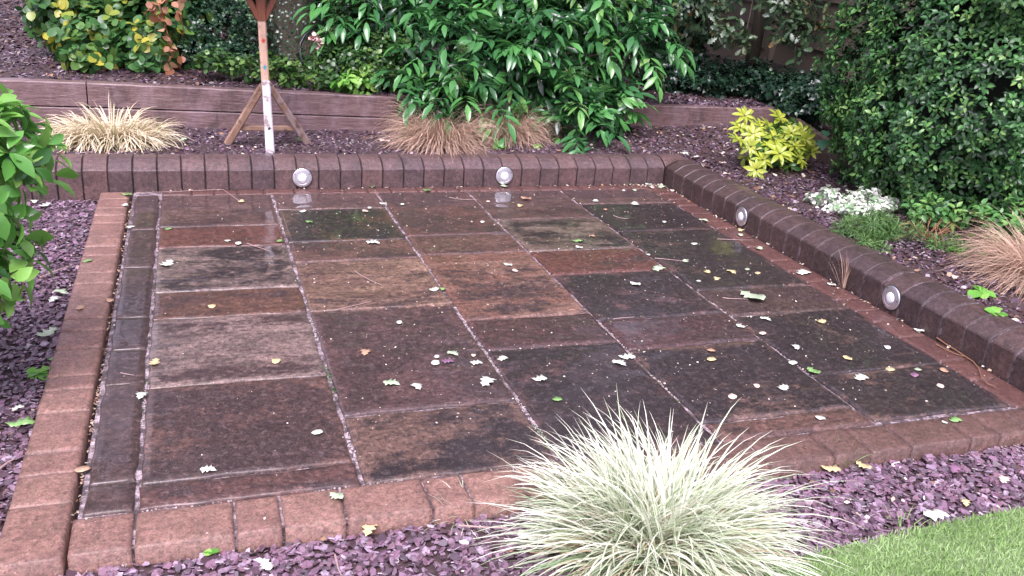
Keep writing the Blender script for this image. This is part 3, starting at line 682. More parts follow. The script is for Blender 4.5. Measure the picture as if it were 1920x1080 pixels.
for dx in (-.006, .008): Geo().lathe((.461+dx, 6.142, .535), (0, -1, 0), [(.0035, -.004), (.0035, .002)], 8).obj('screw', M['dark'], bt, (.461, 6.14, .535))
Geo().box((.467, 6.086, .315), (.012, .004, .018), Matrix.Rotation(.6, 3, 'Y')).obj('painted_mark', M['dark'], bt, (.467, 6.09, .315))

# ================================================================== STONE CHIPS AND LITTER
def rect(n, x0, x1, y0, y1): return np.stack([rng.uniform(x0, x1, n), rng.uniform(y0, y1, n)], 1)
flat = lambda p: np.full(len(p), -.060)
P_ = rect(17000, -1.5, -.55, 1.9, 5.74); scatter_chips('slate_chips', P_[(P_[:, 0] > -1.1) | (P_[:, 1] > 3)], flat, .014, .036, M['slate'], 'purple slate chips filling the strip left of the brick border')
def lawn_y(x): return np.interp(x, [-1, .9, 1.42, 1.59, 1.76, 1.94, 2.19, 2.56, 4, 6], [1.62, 1.70, 1.756, 1.79, 1.816, 1.822, 1.844, 1.853, 1.9, 1.95])
P_ = rect(19000, -.9, 3.2, 1.45, 2.2); P_ = P_[P_[:, 1] > lawn_y(P_[:, 0])-.02]
scatter_chips('slate_chips', P_, flat, .013, .038, M['slate'], 'purple slate chips between the front brick border and the lawn', tonef=lambda n: rng.beta(2.2, 1.7, n))
bz = lambda p: bed_z(p[:, 0], p[:, 1])-.008
dk = lambda n: rng.beta(1.4, 4.2, n)*np.where(rng.uniform(size=n) < .04, 2.4, 1)
P_ = rect(17000, -1.7, 5.0, 5.95, 6.9); P_ = P_[P_[:, 1] < walltop_y(P_[:, 0])]
scatter_chips('slate_chips', P_, bz, .018, .040, M['slate'], 'dark purple slate chips in the raised bed behind the back kerb', tonef=dk, tilt=.45)
P_ = rect(16000, 3.42, 5.0, 2.2, 5.96); scatter_chips('slate_chips', P_, lambda p: np.full(len(p), .148), .018, .038, M['slate'], 'dark purple slate chips in the bed beyond the right-hand kerb', tonef=dk, tilt=.45)
P_ = rect(5000, 3.0, 5.0, 2.4, 6.6); P_ = P_[(P_[:, 0] > 3.42) | (P_[:, 1] > 5.97)]
scatter_chips('bark_mulch', P_, lambda p: bed_z(p[:, 0], p[:, 1]), .012, .035, M['bark'], 'brown bark scraps over the slate by the hedge', tonef=lambda n: rng.beta(2, 2, n), tilt=.4, cat='mulch')
P_ = rect(3500, 1, 4.7, 6.7, 7); P_ = P_[P_[:, 1] > walltop_y(P_[:, 0])+.05]; P_ = np.concatenate([P_, rect(15000, -3.2, 4.8, 6.95, 9.5), rect(9000, -4.5, .5, 9.5, 13)]); scatter_chips('slate_chips', P_, lambda p: up_z(p[:, 0], p[:, 1])-.004, .022, .05, M['slate'], 'dark slate and soil of the upper bed under the shrubs', tonef=dk, tilt=.45)
P_ = np.concatenate([rect(2500, -3.2, 4.8, 6.96, 9.5), rect(7000, -4.5, .5, 8.6, 13)]); scatter_chips('leaf_mould', P_, lambda p: up_z(p[:, 0], p[:, 1])+.004, .02, .055, M['bark'], 'rotting brown leaf litter over the upper bed', tilt=.5, cat='leaf litter')
# specks of blossom and seed on the paving
P_ = rect(1500, -.36, 3.22, 2.22, 5.75); P_ = P_[rng.uniform(size=len(P_)) < .25+.75*(P_[:, 0] > .4)*(P_[:, 1] > 2.6)]
V, F6, F4 = chips(P_, np.full(len(P_), .0015), rng.uniform(.003, .008, len(P_))*rng.choice([1, 1, 1.7], len(P_)), .3)
tag(link('leaf_debris', np_mesh('leaf_debris', V, [F6, F4], np.repeat(rng.beta(2.5, 1.2, len(P_)), 12)), M['litter']), 'tiny pale specks of blossom and leaf scattered over the wet slabs', 'debris', kind='stuff')
# grit washed along the joints
P2 = []
for x in CX[:-1]: P2.append(np.stack([x+rng.normal(0, .0055, 700), 2.38+3.2*rng.uniform(0, 1, 700)**1.5], 1))
P2.append(np.stack([rng.uniform(-.36, 1.2, 600), 2.378+rng.normal(0, .007, 600)], 1)); P2.append(np.stack([rng.uniform(-.36, 3, 300), rng.normal(2.2, .012, 300)], 1))
P2 = np.concatenate(P2); P2 = P2[np.array([noise.noise((p[0]*7, p[1]*5, 2.5)) > .02+.12*(p[1] > 3.6) for p in P2])]
V, F6, F4 = chips(P2, np.full(len(P2), -.009), rng.uniform(.003, .010, len(P2)), .5, thick=.4)
V[:, 2] -= np.repeat((P2[:, 1] < 2.23)*.045, 12)
tag(link('joint_grit', np_mesh('joint_grit', V, [F6, F4], np.repeat(rng.beta(2, 2, len(P2)), 12)), M['grit']), 'pale crumbled grit along the paving joints', 'grit', kind='stuff')
P3 = np.concatenate([np.stack([.441+rng.normal(0, .006, 60), rng.uniform(2.9, 3.2, 60)], 1), np.stack([1.096+rng.normal(0, .006, 25), rng.uniform(2.5, 2.62, 25)], 1), np.stack([-.2+rng.normal(0, .006, 20), rng.uniform(2.9, 4.6, 20)], 1), np.stack([1.706+rng.normal(0, .005, 20), rng.uniform(2.6, 5, 20)], 1)])
n = len(P3); merge('joint_moss', [stamp(T_OV, np.concatenate([P3, np.full((n, 1), -.004)], 1), rng.normal(size=(n, 3))*[1, 1, .3]+[0, 0, .4], rng.normal(size=(n, 3))*.3+[0, 0, 1], rng.uniform(.006, .013, n), rng.uniform(.1, .9, n))], G['smallg'])
tag(bpy.data.objects['joint_moss'], 'tiny green moss and seedlings growing in the paving joints', 'moss', kind='stuff')
# brown leaf crumbs in the open gap beside the brick border
P2 = np.stack([rng.normal(-.365, .004, 260), rng.uniform(2.3, 5.6, 260)], 1); V, F6, F4 = chips(P2, np.full(260, -.014), rng.uniform(.006, .016, 260), .6)
tag(link('gap_debris', np_mesh('gap_debris', V, [F6, F4], np.repeat(rng.uniform(0, .6, 260), 12)), M['litter']), 'brown leaf crumbs caught in the dark gap beside the brick border', 'debris', kind='stuff')

P2 = np.concatenate([rect(260, -.9, 4.9, 5.98, 6.7), rect(200, 3.45, 4.3, 2.8, 6.3), rect(160, -2.5, 4.2, 6.95, 8)]); P2 = P2[(P2[:, 1] > 6.95) | (P2[:, 1] < walltop_y(P2[:, 0])-.03)]
zz = np.where(P2[:, 1] > 6.95, up_z(P2[:, 0], P2[:, 1]), bed_z(P2[:, 0], P2[:, 1]))+.012; V, F6, F4 = chips(P2, zz, rng.uniform(.01, .045, len(P2)), .4, aspect=.4, thick=.03)
tag(link('leaf_scraps', np_mesh('leaf_scraps', V, [F6, F4], np.repeat(rng.beta(1.3, 1.5, len(P2)), 12)), M['litter']), 'torn pale and brown leaf scraps strewn over the slate beds', 'leaf litter', kind='stuff')
P2 = np.concatenate([rect(60, -1.0, -.56, 2.6, 5.7), rect(70, .2, 3.0, 1.85, 2.18)]); V, F6, F4 = chips(P2, np.full(len(P2), -.034), rng.uniform(.008, .028, len(P2)), .4, aspect=.4, thick=.03)
tag(link('leaf_scraps', np_mesh('leaf_scraps', V, [F6, F4], np.repeat(rng.beta(1.6, 1.2, len(P2)), 12)), M['litter']), 'small pale leaf scraps strewn over the purple slate outside the borders', 'leaf litter', kind='stuff')
n1 = 70; P2 = np.concatenate([np.stack([3.2-np.abs(rng.normal(0, .18, n1)), 5.745-np.abs(rng.normal(0, .03, n1))], 1), np.stack([rng.uniform(-.3, 3.1, 60), 5.748-np.abs(rng.normal(0, .015, 60))], 1), np.stack([3.222-np.abs(rng.normal(0, .02, 70)), rng.uniform(2.4, 5.7, 70)], 1)])
V, F6, F4 = chips(P2, np.full(len(P2), .004), rng.uniform(.006, .026, len(P2)), .35, aspect=.4, thick=.04)
tag(link('leaf_scraps', np_mesh('leaf_scraps', V, [F6, F4], np.repeat(rng.beta(1.5, 1.3, len(P2)), 12)), M['litter']), 'torn leaf scraps washed against the foot of the kerbs and into their corner', 'leaf litter', kind='stuff')
# ------------------------------------------------------------------ lawn
xs = np.linspace(.6, 6, 50); V = np.concatenate([np.stack([xs, lawn_y(xs), np.full(50, -.045)], 1), np.stack([xs, np.full(50, -3.), np.full(50, -.045)], 1)])
F = np.stack([np.arange(49), np.arange(49)+50, np.arange(49)+51, np.arange(49)+1], 1)
tag(link('lawn', np_mesh('lawn', V, [F]), M['lawn']), kind='structure')
P_ = rect(75000, .7, 3.4, .9, 1.92); P_ = P_[P_[:, 1] < lawn_y(P_[:, 0])+rng.normal(0, .006, len(P_))]
n = len(P_); D = nrm(np.stack([rng.normal(0, .45, n), rng.normal(0, .45, n), np.ones(n)], 1))
T_BL = leaf_t([(0, .03), (.5, .035), (1, 0)], .3, .35)
merge('grass', [stamp(T_BL, np.concatenate([P_, np.full((n, 1), -.047)], 1), D, rng.normal(size=(n, 3)), rng.uniform(.012, .026, n), np.clip(rng.normal(.5+.25*np.sin(P_[:, 0]*9)*np.cos(P_[:, 1]*12), .22, n), 0, 1), 2.2)], G['lawn'])
tag(bpy.data.objects['grass'], 'short bright green lawn grass in the near right corner', 'grass', kind='stuff')

# ================================================================== PLANTS
def px_blob(px, py, Y, rx, rz=None, ry=None):
    """ellipsoid: centre at a photo point at depth Y, radii in metres"""
    p = at(px, py, Y=Y); rz = rz or rx; ry = ry or rx*.8
    return ((p.x, p.y, p.z), (rx, ry, rz))
def stems(base, tips, r=.008, bend=.1):
    g = Geo()
    for tp in tips:
        b = Vector(base)+Vector((random.uniform(-.04, .04), random.uniform(-.04, .04), 0)); tp = Vector(tp); md = (b+tp)/2+Vector((random.uniform(-1, 1), random.uniform(-1, 1), .5))*bend*(tp-b).length
        g.tube([b, (b+md)/2+Vector((0, 0, .02)), md, (md+tp)/2, tp], r, 6, .35)
    return g

# --- big glossy shrub over the wall
B = [px_blob(700, 40, 7.5, .42), px_blob(850, 110, 6.95, .42, .42), px_blob(800, 185, 6.75, .26, .2), px_blob(880, 185, 6.5, .2, .17), px_blob(1040, 90, 7.0, .50, .48), px_blob(1060, 195, 6.6, .34, .26),
     px_blob(1170, 60, 6.95, .32, .34), px_blob(930, 0, 7.5, .65, .5), px_blob(1090, 245, 6.38, .22, .1), px_blob(1130, 215, 6.5, .2, .16), px_blob(1215, 80, 6.7, .18, .14), px_blob(1060, -90, 7.6, .8, .6), px_blob(780, -90, 7.8, .7, .5), px_blob(960, 120, 6.85, .3, .3)]
sh = thing('glossy_shrub', (2.3, 7.0, .4), 'big dark green shrub with long glossy wet leaflets spilling over the sleeper wall', 'shrub')
pr = compound(B, 880, T_LONG, .142, .25, 3, tonebase=.56)
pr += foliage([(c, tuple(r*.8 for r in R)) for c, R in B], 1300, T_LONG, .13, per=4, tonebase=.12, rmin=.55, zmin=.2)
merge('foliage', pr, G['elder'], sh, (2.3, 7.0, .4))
stems((2.2, 7.0, .36), [b[0] for b in B], .018).obj('branches', M['stem'], sh, (2.3, 7.0, .4), True)
# pale flower-bud clusters
g_ = []
for px, py, Y in ((868, 92, 6.55), (862, 150, 6.4), (1066, 140, 6.45), (975, 205, 6.4)):
    c = np.array(at(px, py, Y=Y)); n = 170; d = nrm(rng.normal(size=(n, 3))); g_.append(stamp(T_NEED, c+d*rng.uniform(.005, .045, n)[:, None], d, rng.normal(size=(n, 3)), .02, rng.uniform(.6, 1, n), 3)); merge('bud_cluster', g_, G['smallg'], sh, tuple(c)); g_ = []

# --- round-leaved shrub upper left
B = [px_blob(120, 25, 8.1, .32, .26), px_blob(190, 75, 7.9, .34, .26), px_blob(270, 90, 7.7, .3, .24), px_blob(300, 20, 8.1, .4, .35), px_blob(160, 110, 7.6, .2, .12), px_blob(200, -60, 8.4, .6, .4), px_blob(250, 130, 7.5, .16, .08)]
b0 = at(240, 130, z=.42)
s2 = thing('leafy_shrub', b0, 'loose shrub with rounded light green leaves, some yellow, at the upper left', 'shrub')
merge('foliage', foliage(B, 1350, T_ROUND, .075, per=4, tonebase=.55, rmin=.4, zmin=.46, clump=.22, upn=.2), G['round'], s2, b0)
stems(b0, [b[0] for b in B]*2, .008).obj('branches', M['stem'], s2, b0, True)
# --- withered stem with brown leaves
b0 = at(325, 118, z=.42); s3 = thing('withered_shrub', b0, 'upright rust brown withered stem with curled dead leaves, left of the bird table', 'plant')
tp = at(280, -60, Y=7.7); md = at(305, 30, Y=7.6)
Geo().tube([b0, at(318, 80, Y=7.5), md, at(292, -10, Y=7.65), tp], .012, 7, .5).tube([b0, at(345, 60, Y=7.6), at(335, 10, Y=7.6), at(338, -40, Y=7.6)], .006, 6, .5).obj('stem', M['dead_stem'], s3, b0, True)
pts = np.array([np.array(at(x+random.uniform(-12, 12), y+random.uniform(-8, 8), Y=7.5)) for x, y in [(285, 10), (290, 20), (300, 45), (305, 60), (288, 38), (318, 95), (330, 105), (340, 108), (310, 80), (336, 25), (332, 5), (300, 0), (296, 30), (318, 118), (330, 122), (280, -5)] for _ in range(3)])
n = len(pts); merge('dead_leaves', [stamp(T_OV, pts, rng.normal(size=(n, 3))+[0, 0, -.6], rng.normal(size=(n, 3)), rng.uniform(.05, .09, n), rng.uniform(0, 1, n), 1.6)], G['brown'], s3, b0)

# --- ivy mound between round-leaved shrub and trunk
B = [px_blob(400, 55, 8.0, .3, .3), px_blob(450, 30, 8.2, .34, .4), px_blob(370, 90, 7.8, .22, .14), px_blob(440, 105, 7.75, .3, .12), px_blob(420, -50, 8.4, .5, .4), px_blob(350, 20, 8.2, .25, .4)]
b0 = at(420, 135, z=.42); s4 = thing('ivy_mound', b0, 'small-leaved dark ivy mound behind the bird table', 'ivy')
merge('foliage', foliage(B, 2600, T_IVY, .034, per=5, tonebase=.5, rmin=.6, zmin=.43), G['ivy'], s4, b0)
stems(b0, [b[0] for b in B], .008).obj('stems', M['stem'], s4, b0, True)
# --- mossy tree trunk right of the bird table
b0 = at(560, 130, z=.42); tk = thing('tree', b0+Vector((0, .25, 0)), 'broad mossy tree trunk half hidden by ivy, right of the bird table', 'tree')
bx, by = b0.x, b0.y+.3
Geo().tube([(bx+.02, by, .3), (bx, by, .5), (bx-.05, by+.02, .9), (bx-.08, by, 1.6), (bx-.05, by, 3.2)], [.34, .26, .23, .2, .16], 18).tube([(bx-.02, by, .9), (bx+.1, by, 1.3), (bx+.35, by+.1, 2.4), (bx+.6, by+.2, 3.4)], [.12, .12, .1, .06], 12).obj('trunk', M['bark_trunk'], tk, tk.location, True)
cb = [((bx, by+.2, 3.6), (1.5, 1.3, .9)), ((bx+.9, by+.4, 4.0), (1.2, 1, .8)), ((bx-.9, by+.6, 4.1), (1.2, 1, .8))]
merge('crown', foliage(cb, 1500, T_OV, .13, per=5, tonebase=.4, rmin=.3), G['darktree'], tk, tk.location)
P = np.stack([rng.uniform(-1, 1, 900), rng.uniform(0, 1, 900)], 1); th = P[:, 0]*1.5-math.pi/2
O = np.stack([bx-.05+np.cos(th)*.26, by+np.sin(th)*.27, .42+P[:, 1]**1.2*1.3], 1)
D = nrm(np.stack([rng.normal(0, 1, 900), -.4+0*th, rng.normal(-.3, 1, 900)], 1)); merge('climbing_ivy', [stamp(T_IVY, O, D, np.stack([np.cos(th), np.sin(th), .4+0*th], 1), rng.uniform(.018, .035, 900), rng.uniform(.1, .9, 900), 1.0)], G['ivy'], tk, tk.location)
# --- ground ivy / alchemilla leaves in front of trunk
B = [px_blob(400, 112, 7.35, .2, .05), px_blob(440, 125, 7.25, .16, .04), px_blob(480, 140, 7.15, .1, .04), px_blob(530, 130, 7.3, .16, .07), px_blob(560, 150, 7.1, .16, .05), px_blob(610, 150, 7.0, .14, .07), px_blob(590, 120, 7.5, .2, .08), px_blob(500, 115, 7.5, .14, .06)]
b0 = Vector((.75, 7.2, .4)); s5 = thing('ground_cover_plant', b0, 'light green ground cover leaves along the wall top, right of the bird table', 'plant')
merge('leaves', foliage(B, 420, T_ROUND, .045, per=3, tonebase=.6, rmin=.2, zmin=.40, clump=.25), G['smallg'], s5, b0)
# small-leaved bush between trunk and glossy shrub
B = [px_blob(650, 70, 7.4, .22, .24), px_blob(640, 120, 7.2, .22, .16), px_blob(690, 130, 7.05, .26, .2), px_blob(730, 120, 7.1, .22, .26), px_blob(660, 30, 7.6, .2, .2)]
b0 = Vector((1.25, 7.15, .4)); s6 = thing('small_leaved_bush', b0, 'mid green bush of small crisp leaves between the trunk and the glossy shrub', 'bush')
merge('foliage', foliage(B, 1500, T_ROUND, .036, per=4, tonebase=.5, rmin=.5, zmin=.4), G['smallg'], s6, b0); stems(b0, [b[0] for b in B], .007).obj('stems', M['stem'], s6, b0, True)
B = [px_blob(660, 155, 6.92, .09, .045), px_blob(690, 145, 6.95, .08, .05), px_blob(695, 168, 6.85, .05, .02)]
b0 = Vector((1.22, 6.93, .4)); s7 = thing('hellebore', b0, 'bright lime green broad leaves at the wall edge beside the glossy shrub', 'plant')
merge('leaves', foliage(B, 34, T_PRIM, .085, per=3, tonebase=.75, rmin=.2, zmin=.38), G['primula'], s7, b0)
# hose loop and pink rose
g = Geo(); g.tube([at(598, 47, Y=7.6), at(585, 55, Y=7.55), at(572, 66, Y=7.5), at(564, 82, Y=7.48), at(562, 98, Y=7.46), at(566, 115, Y=7.44), at(568, 124, Y=7.44)], .0085, 8)
o = g.obj('hose_pipe', M['hose'], smooth=True); tag(o, 'short arch of dark hose pipe rising from the leaves by the trunk', 'hose')
rc = at(592, 74, Y=7.15); rs = thing('rose', rc, 'single pale pink rose bloom hanging by the hose', 'flower')
k = N('rose_petal'); k.set(Base_Color=(.72, .48, .46), Roughness=.5); pk = k.m
n = 34; d = nrm(rng.normal(size=(n, 3))+[0, -.8, 0]); merge('petals', [stamp(T_ROUND, np.array(rc)+d*.012+np.where(np.arange(n)[:, None] % 2, [.02, 0, -.03], [-.015, 0, .01]), d, rng.normal(size=(n, 3)), .034, rng.uniform(0, 1, n), 1.2)], pk, rs, rc)
Geo().tube([rc+Vector((0, .02, 0)), rc+Vector((.05, .06, .06)), rc+Vector((.16, .1, .04)), rc+Vector((.25, .1, -.2))], .003, 5).obj('stem', M['stem'], rs, rc)

# --- hedge at the right
hb = [((4.74, 4.62, 1.0), (.72, .84, 1.02)), ((4.86, 4.45, 1.75), (.74, .95, .62)), ((5.12, 3.86, 1.1), (.72, .62, 1.25)), ((5.35, 3.3, 1.0), (.6, .6, 1.1)), ((5.0, 3.98, 1.75), (.7, .7, .7))]
hd = thing('box_hedge', (4.9, 4.4, .15), 'tall dense hedge of small glossy dark green leaves filling the right side', 'hedge')
pr = foliage(hb, 21000, T_OV, .039, per=5, tonebase=.5, pw=2.8, rmin=.93, rmax=1.04, zmin=.16, clump=.26, upn=.5, droop=.05)
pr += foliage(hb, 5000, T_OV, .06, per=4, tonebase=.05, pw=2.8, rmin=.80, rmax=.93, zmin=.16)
pr = [(V[V[:, 0] > -99], a, b, t) for V, a, b, t in pr]
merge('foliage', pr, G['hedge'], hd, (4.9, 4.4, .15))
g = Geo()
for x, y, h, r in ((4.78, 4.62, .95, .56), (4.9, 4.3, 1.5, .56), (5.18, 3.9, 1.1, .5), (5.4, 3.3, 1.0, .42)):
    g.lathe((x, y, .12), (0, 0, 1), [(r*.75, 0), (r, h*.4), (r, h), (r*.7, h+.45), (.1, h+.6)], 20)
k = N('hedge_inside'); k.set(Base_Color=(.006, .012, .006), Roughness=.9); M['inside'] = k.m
g.obj('shade_core', M['inside'], hd, (4.9, 4.4, .15))  # solid near-black core: the hedge's inner shade put into its colour
# straggly lower shoots of the hedge
B = [((4.16, 4.1, .27), (.22, .12, .09)), ((4.3, 3.72, .3), (.26, .16, .12)), ((4.36, 5.2, .6), (.12, .1, .2))]
merge('low_shoots', foliage(B, 240, T_OV, .05, per=5, tonebase=.7, rmin=.3, zmin=.16), G['hedge'], hd, (4.9, 4.4, .15))
# vine leaves poking out of the hedge
b0 = at(1560, 250, X=4.62); s8 = thing('vine', b0, 'broad blue green vine leaves poking out of the hedge edge near the low board', 'vine')
pts = np.array([np.array(at(x, y, Y=5.45)) for x, y in ((1548, 245), (1560, 222), (1575, 262), (1545, 262), (1590, 240), (1612, 318), (1640, 335), (1600, 330))]); n = len(pts)
merge('leaves', [stamp(T_IVY, pts, rng.normal(0, .4, (n, 3))+[-.5, -.5, -.5], rng.normal(0, .3, (n, 3))+[-.3, -.8, .6], rng.uniform(.08, .12, n), rng.uniform(0, 1, n), 1.4)], G['vine'], s8, b0)
# --- ivy carpet in the dark corner behind
B = [px_blob(1480, 170, 6.9, .34, .16), px_blob(1410, 150, 7.3, .36, .16), px_blob(1330, 150, 7.4, .36, .2), px_blob(1540, 180, 6.4, .22, .2), px_blob(1260, 140, 7.5, .3, .3), px_blob(1500, 205, 6.5, .2, .08), px_blob(1270, 60, 7.8, .35, .4)]
b0 = Vector((4.9, 7.2, .4)); s9 = thing('ivy_bank', b0, 'dark ivy bank under the fence in the shaded far right corner', 'ivy')
merge('foliage', foliage(B, 3000, T_IVY, .05, per=4, tonebase=.3, rmin=.5, zmin=.3), G['ivy'], s9, b0)
# --- oak with lobed leaves hanging over the fence corner
ob = at(1318, 140, z=.42); ob = Vector((ob.x+.1, 7.75, .4)); ok_ = thing('oak_tree', ob, 'slim dark oak with lobed leaves hanging in front of the fence', 'tree')
Geo().tube([ob, ob+Vector((.02, 0, .6)), ob+Vector((-.02, -.03, 1.2)), ob+Vector((.05, -.05, 2.2)), ob+Vector((.1, -.1, 3.6))], [.075, .06, .055, .05, .03], 12).obj('trunk', M['bark_trunk'], ok_, ob, True)
B = [px_blob(1300, 25, 7.3, .24, .2), px_blob(1365, 55, 7.1, .16, .1), px_blob(1395, 80, 7.0, .08, .1), px_blob(1345, 0, 7.2, .2, .1), px_blob(1480, 15, 7.0, .24, .14), px_blob(1500, 55, 6.9, .2, .1), px_blob(1470, 60, 7.0, .13, .08), px_blob(1490, 100, 6.8, .08, .07), px_blob(1440, 0, 7.1, .16, .06), px_blob(1360, -60, 7.4, .4, .22), px_blob(1500, -60, 7.2, .4, .24), px_blob(1280, 80, 7.5, .2, .2), px_blob(1530, 30, 6.9, .12, .1)]
merge('foliage', foliage(B, 520, T_OAK, .082, per=4, tonebase=.5, rmin=.2, zmin=.5, clump=.2, upn=.2, droop=.5), G['oak'], ok_, ob)
stems(ob+Vector((0, 0, 1.5)), [b[0] for b in B], .012).obj('branches', M['bark_trunk'], ok_, ob, True)
merge('crown', foliage([((ob.x, ob.y, 3.5), (1.5, 1.4, .9)), ((ob.x+1, ob.y+.3, 3.9), (1.2, 1.2, .8))], 1400, T_OAK, .13, per=4, tonebase=.4, rmin=.3), G['oak'], ok_, ob)

# --- dark trees behind everything (far edge of the garden)
labs = ['dark evergreen tree behind the round-leaved shrub', 'dark evergreen tree behind the trunk and bird table', 'dark evergreen tree behind the glossy shrub', 'dark evergreen tree behind the fence corner']
for i, (x, y, r, h) in enumerate(((.25, 10.6, 1.1, 5), (2.1, 10.2, 1.5, 5.6), (4.2, 10.4, 1.4, 5.8), (7.2, 10.5, 1.5, 5.6))):
    t = thing('evergreen_tree', (x, y, .45), labs[i], 'tree', 'dark trees along the far edge')
    Geo().tube([(x, y, .4), (x+.05, y, 1.5), (x, y+.05, 3), (x, y, h)], [.14, .12, .09, .03], 10).obj('trunk', M['bark_trunk'], t, t.location, True)
    bl = [((x, y, 1.4), (r, r*.8, 1.1)), ((x, y+.1, 2.8), (r*1.1, r*.9, 1.2)), ((x, y, 4.3), (r*.8, r*.7, 1.3)), ((x-.5*r, y-.2, 1.0), (r*.7, r*.5, .8)), ((x+.5*r, y-.2, 1.0), (r*.7, r*.5, .8))]
    merge('crown', foliage(bl, 2300, T_OV, .11, per=5, tonebase=.4, rmin=.45, zmin=.45), G['darktree'], t, t.location)

# --- grasses
def clump(name, base, label, cat, parts, mat, group=None):
    t = thing(name, base, label, cat, group); merge('blades', parts, mat, t, base); return t
zb = -.058
c0 = (1.215, 1.93, zb)
def lumpy(n):
    th = rng.uniform(0, 2*np.pi, int(n*2.5)); w_ = .55+.45*np.sin(th*3+.6)*np.sin(th*5+2); return th[rng.uniform(size=len(th)) < w_][:n] if (rng.uniform(size=len(th)) < w_).sum() > n else rng.uniform(0, 2*np.pi, n)
def lz(n):
    t = np.concatenate([lumpy(n) for _ in range(4)]); return rng.permutation(t)[:n]
big = []
for dx, dy, q in ((0, 0, 1.), (-.09, .02, .9), (.10, .03, .95), (.02, -.07, .85), (.03, .07, .9)):
    cc = (c0[0]+dx, c0[1]+dy, zb)
    big += [blades(cc, 170, .38*q, .0092, .07, (32, 86), 1.0, 7, lambda n: rng.uniform(.0, .5, n), centre_tone=lambda n: rng.uniform(.4, .88, n), az=lz, lenj=.45),
       blades(cc, 170, .43*q, .0085, .08, (8, 60), .95, 7, lambda n: rng.uniform(0, .5, n), centre_tone=lambda n: rng.uniform(.4, .88, n), az=lz, lenj=.45),
       blades(cc, 110, .36*q, .0075, .09, (0, 45), .8, 6, lambda n: rng.uniform(0, .3, n), centre_tone=lambda n: rng.uniform(0, .5, n), lenj=.5),
       blades(cc, 190, .26, .0055, .12, (0, 70), 1.0, 6, lambda n: rng.uniform(.93, 1, n))]
big.append(blades(c0, 50, .43, .0078, .12, (8, 50), .9, 8, lambda n: rng.uniform(.0, .5, n), centre_tone=lambda n: rng.uniform(.5, .88, n)))
clump('variegated_grass', c0, 'large fountain of creamy white striped grass spilling over the front border', 'ornamental grass', big, G['pampas'])
b0 = tuple(at(212, 268, z=.16)); az = None
c1 = (b0[0], b0[1]+.06, .155)
pr = [blades(c1, 420, .33, .011, .12, (10, 62), 1.6, 7, lambda n: rng.uniform(.1, 1, n)), blades((c1[0]-.14, c1[1], .155), 330, .30, .0105, .10, (10, 55), 1.6, 7, lambda n: rng.uniform(.2, 1, n)), blades((c1[0]+.13, c1[1], .155), 330, .30, .0105, .09, (10, 55), 1.6, 7, lambda n: rng.uniform(.1, 1, n)), blades(c1, 30, .30, .007, .1, (55, 80), .7, 6, lambda n: rng.uniform(.3, 1, n))]
clump('straw_grass', c1, 'low mound of straw yellow grass behind the left end of the back kerb', 'ornamental grass', pr, G['straw'])
for (px, py, sc, lab) in ((822, 266, 1.22, 'brown sedge tussock behind the kerb, the nearer one, under the glossy leaves'), (948, 256, 1.1, 'brown sedge tussock half hidden behind another one and the glossy leaves')):
    b = at(px, py, z=.17); c = (b.x, b.y-.02, .155)
    pr = [blades(c, 1100, .36*sc, .0042, .11*sc, (15, 72), 1.75, 7, lambda n: rng.beta(2, 1.8, n)*.9), blades(c, 500, .3*sc, .0035, .1*sc, (0, 60), 1.3, 6, lambda n: rng.uniform(0, .8, n)), blades(c, 60, .3*sc, .004, .08, (30, 80), 1, 6, lambda n: rng.uniform(.95, 1, n))]
    clump('brown_sedge', c, lab, 'ornamental grass', pr, G['carex'], 'brown sedge tussocks')
b = at(1925, 515, z=.16); c = (b.x+.04, b.y-.08, .15)
pr = [blades(c, 1300, .42, .0040, .14, (10, 66), 1.5, 7, lambda n: rng.beta(2, 1.6, n)*.92), blades(c, 600, .42, .0036, .14, (0, 50), 1, 7, lambda n: rng.uniform(0, .85, n))]
clump('brown_sedge', c, 'brown sedge tussock in the bed at the right edge, beyond the right-hand kerb', 'ornamental grass', pr, G['carex'], 'brown sedge tussocks')
# wisps growing out of the right kerb joint
b = at(1585, 535, X=KX-.01); pr = [blades((KX-.012, b.y, .0), 26, .2, .003, .03, (50, 100), .5, 5, lambda n: rng.uniform(.1, .7, n))]
clump('dry_grass_tuft', (KX-.01, b.y, 0), 'wispy dead brown grass tuft at the foot of the right-hand kerb', 'grass tuft', pr, G['carex'])
b = at(870, 965, z=-.05); clump('grass_tuft', (b.x, b.y, zb), 'small green grass tuft on the slate left of the big white grass', 'grass tuft', [blades((b.x, b.y, zb), 34, .11, .003, .05, (5, 70), .6, 5, lambda n: rng.uniform(.2, .5, n))], G['pampas'])
b = at(1580, 868, z=-.05); clump('grass_tuft', (b.x, b.y, zb), 'small green grass tuft against the front brick edge, right of the big white grass', 'grass tuft', [blades((b.x, b.y, zb), 26, .08, .003, .03, (30, 85), .6, 5, lambda n: rng.uniform(0, .5, n))], G['lawn'])
b = at(1690, 990, z=-.05); clump('grass_tuft', (b.x, b.y, zb), 'thin green grass blades creeping from the lawn edge over the slate', 'grass tuft', [blades((b.x, b.y, zb), 30, .09, .003, .06, (5, 60), .6, 5, lambda n: rng.uniform(0, .5, n))], G['lawn'])

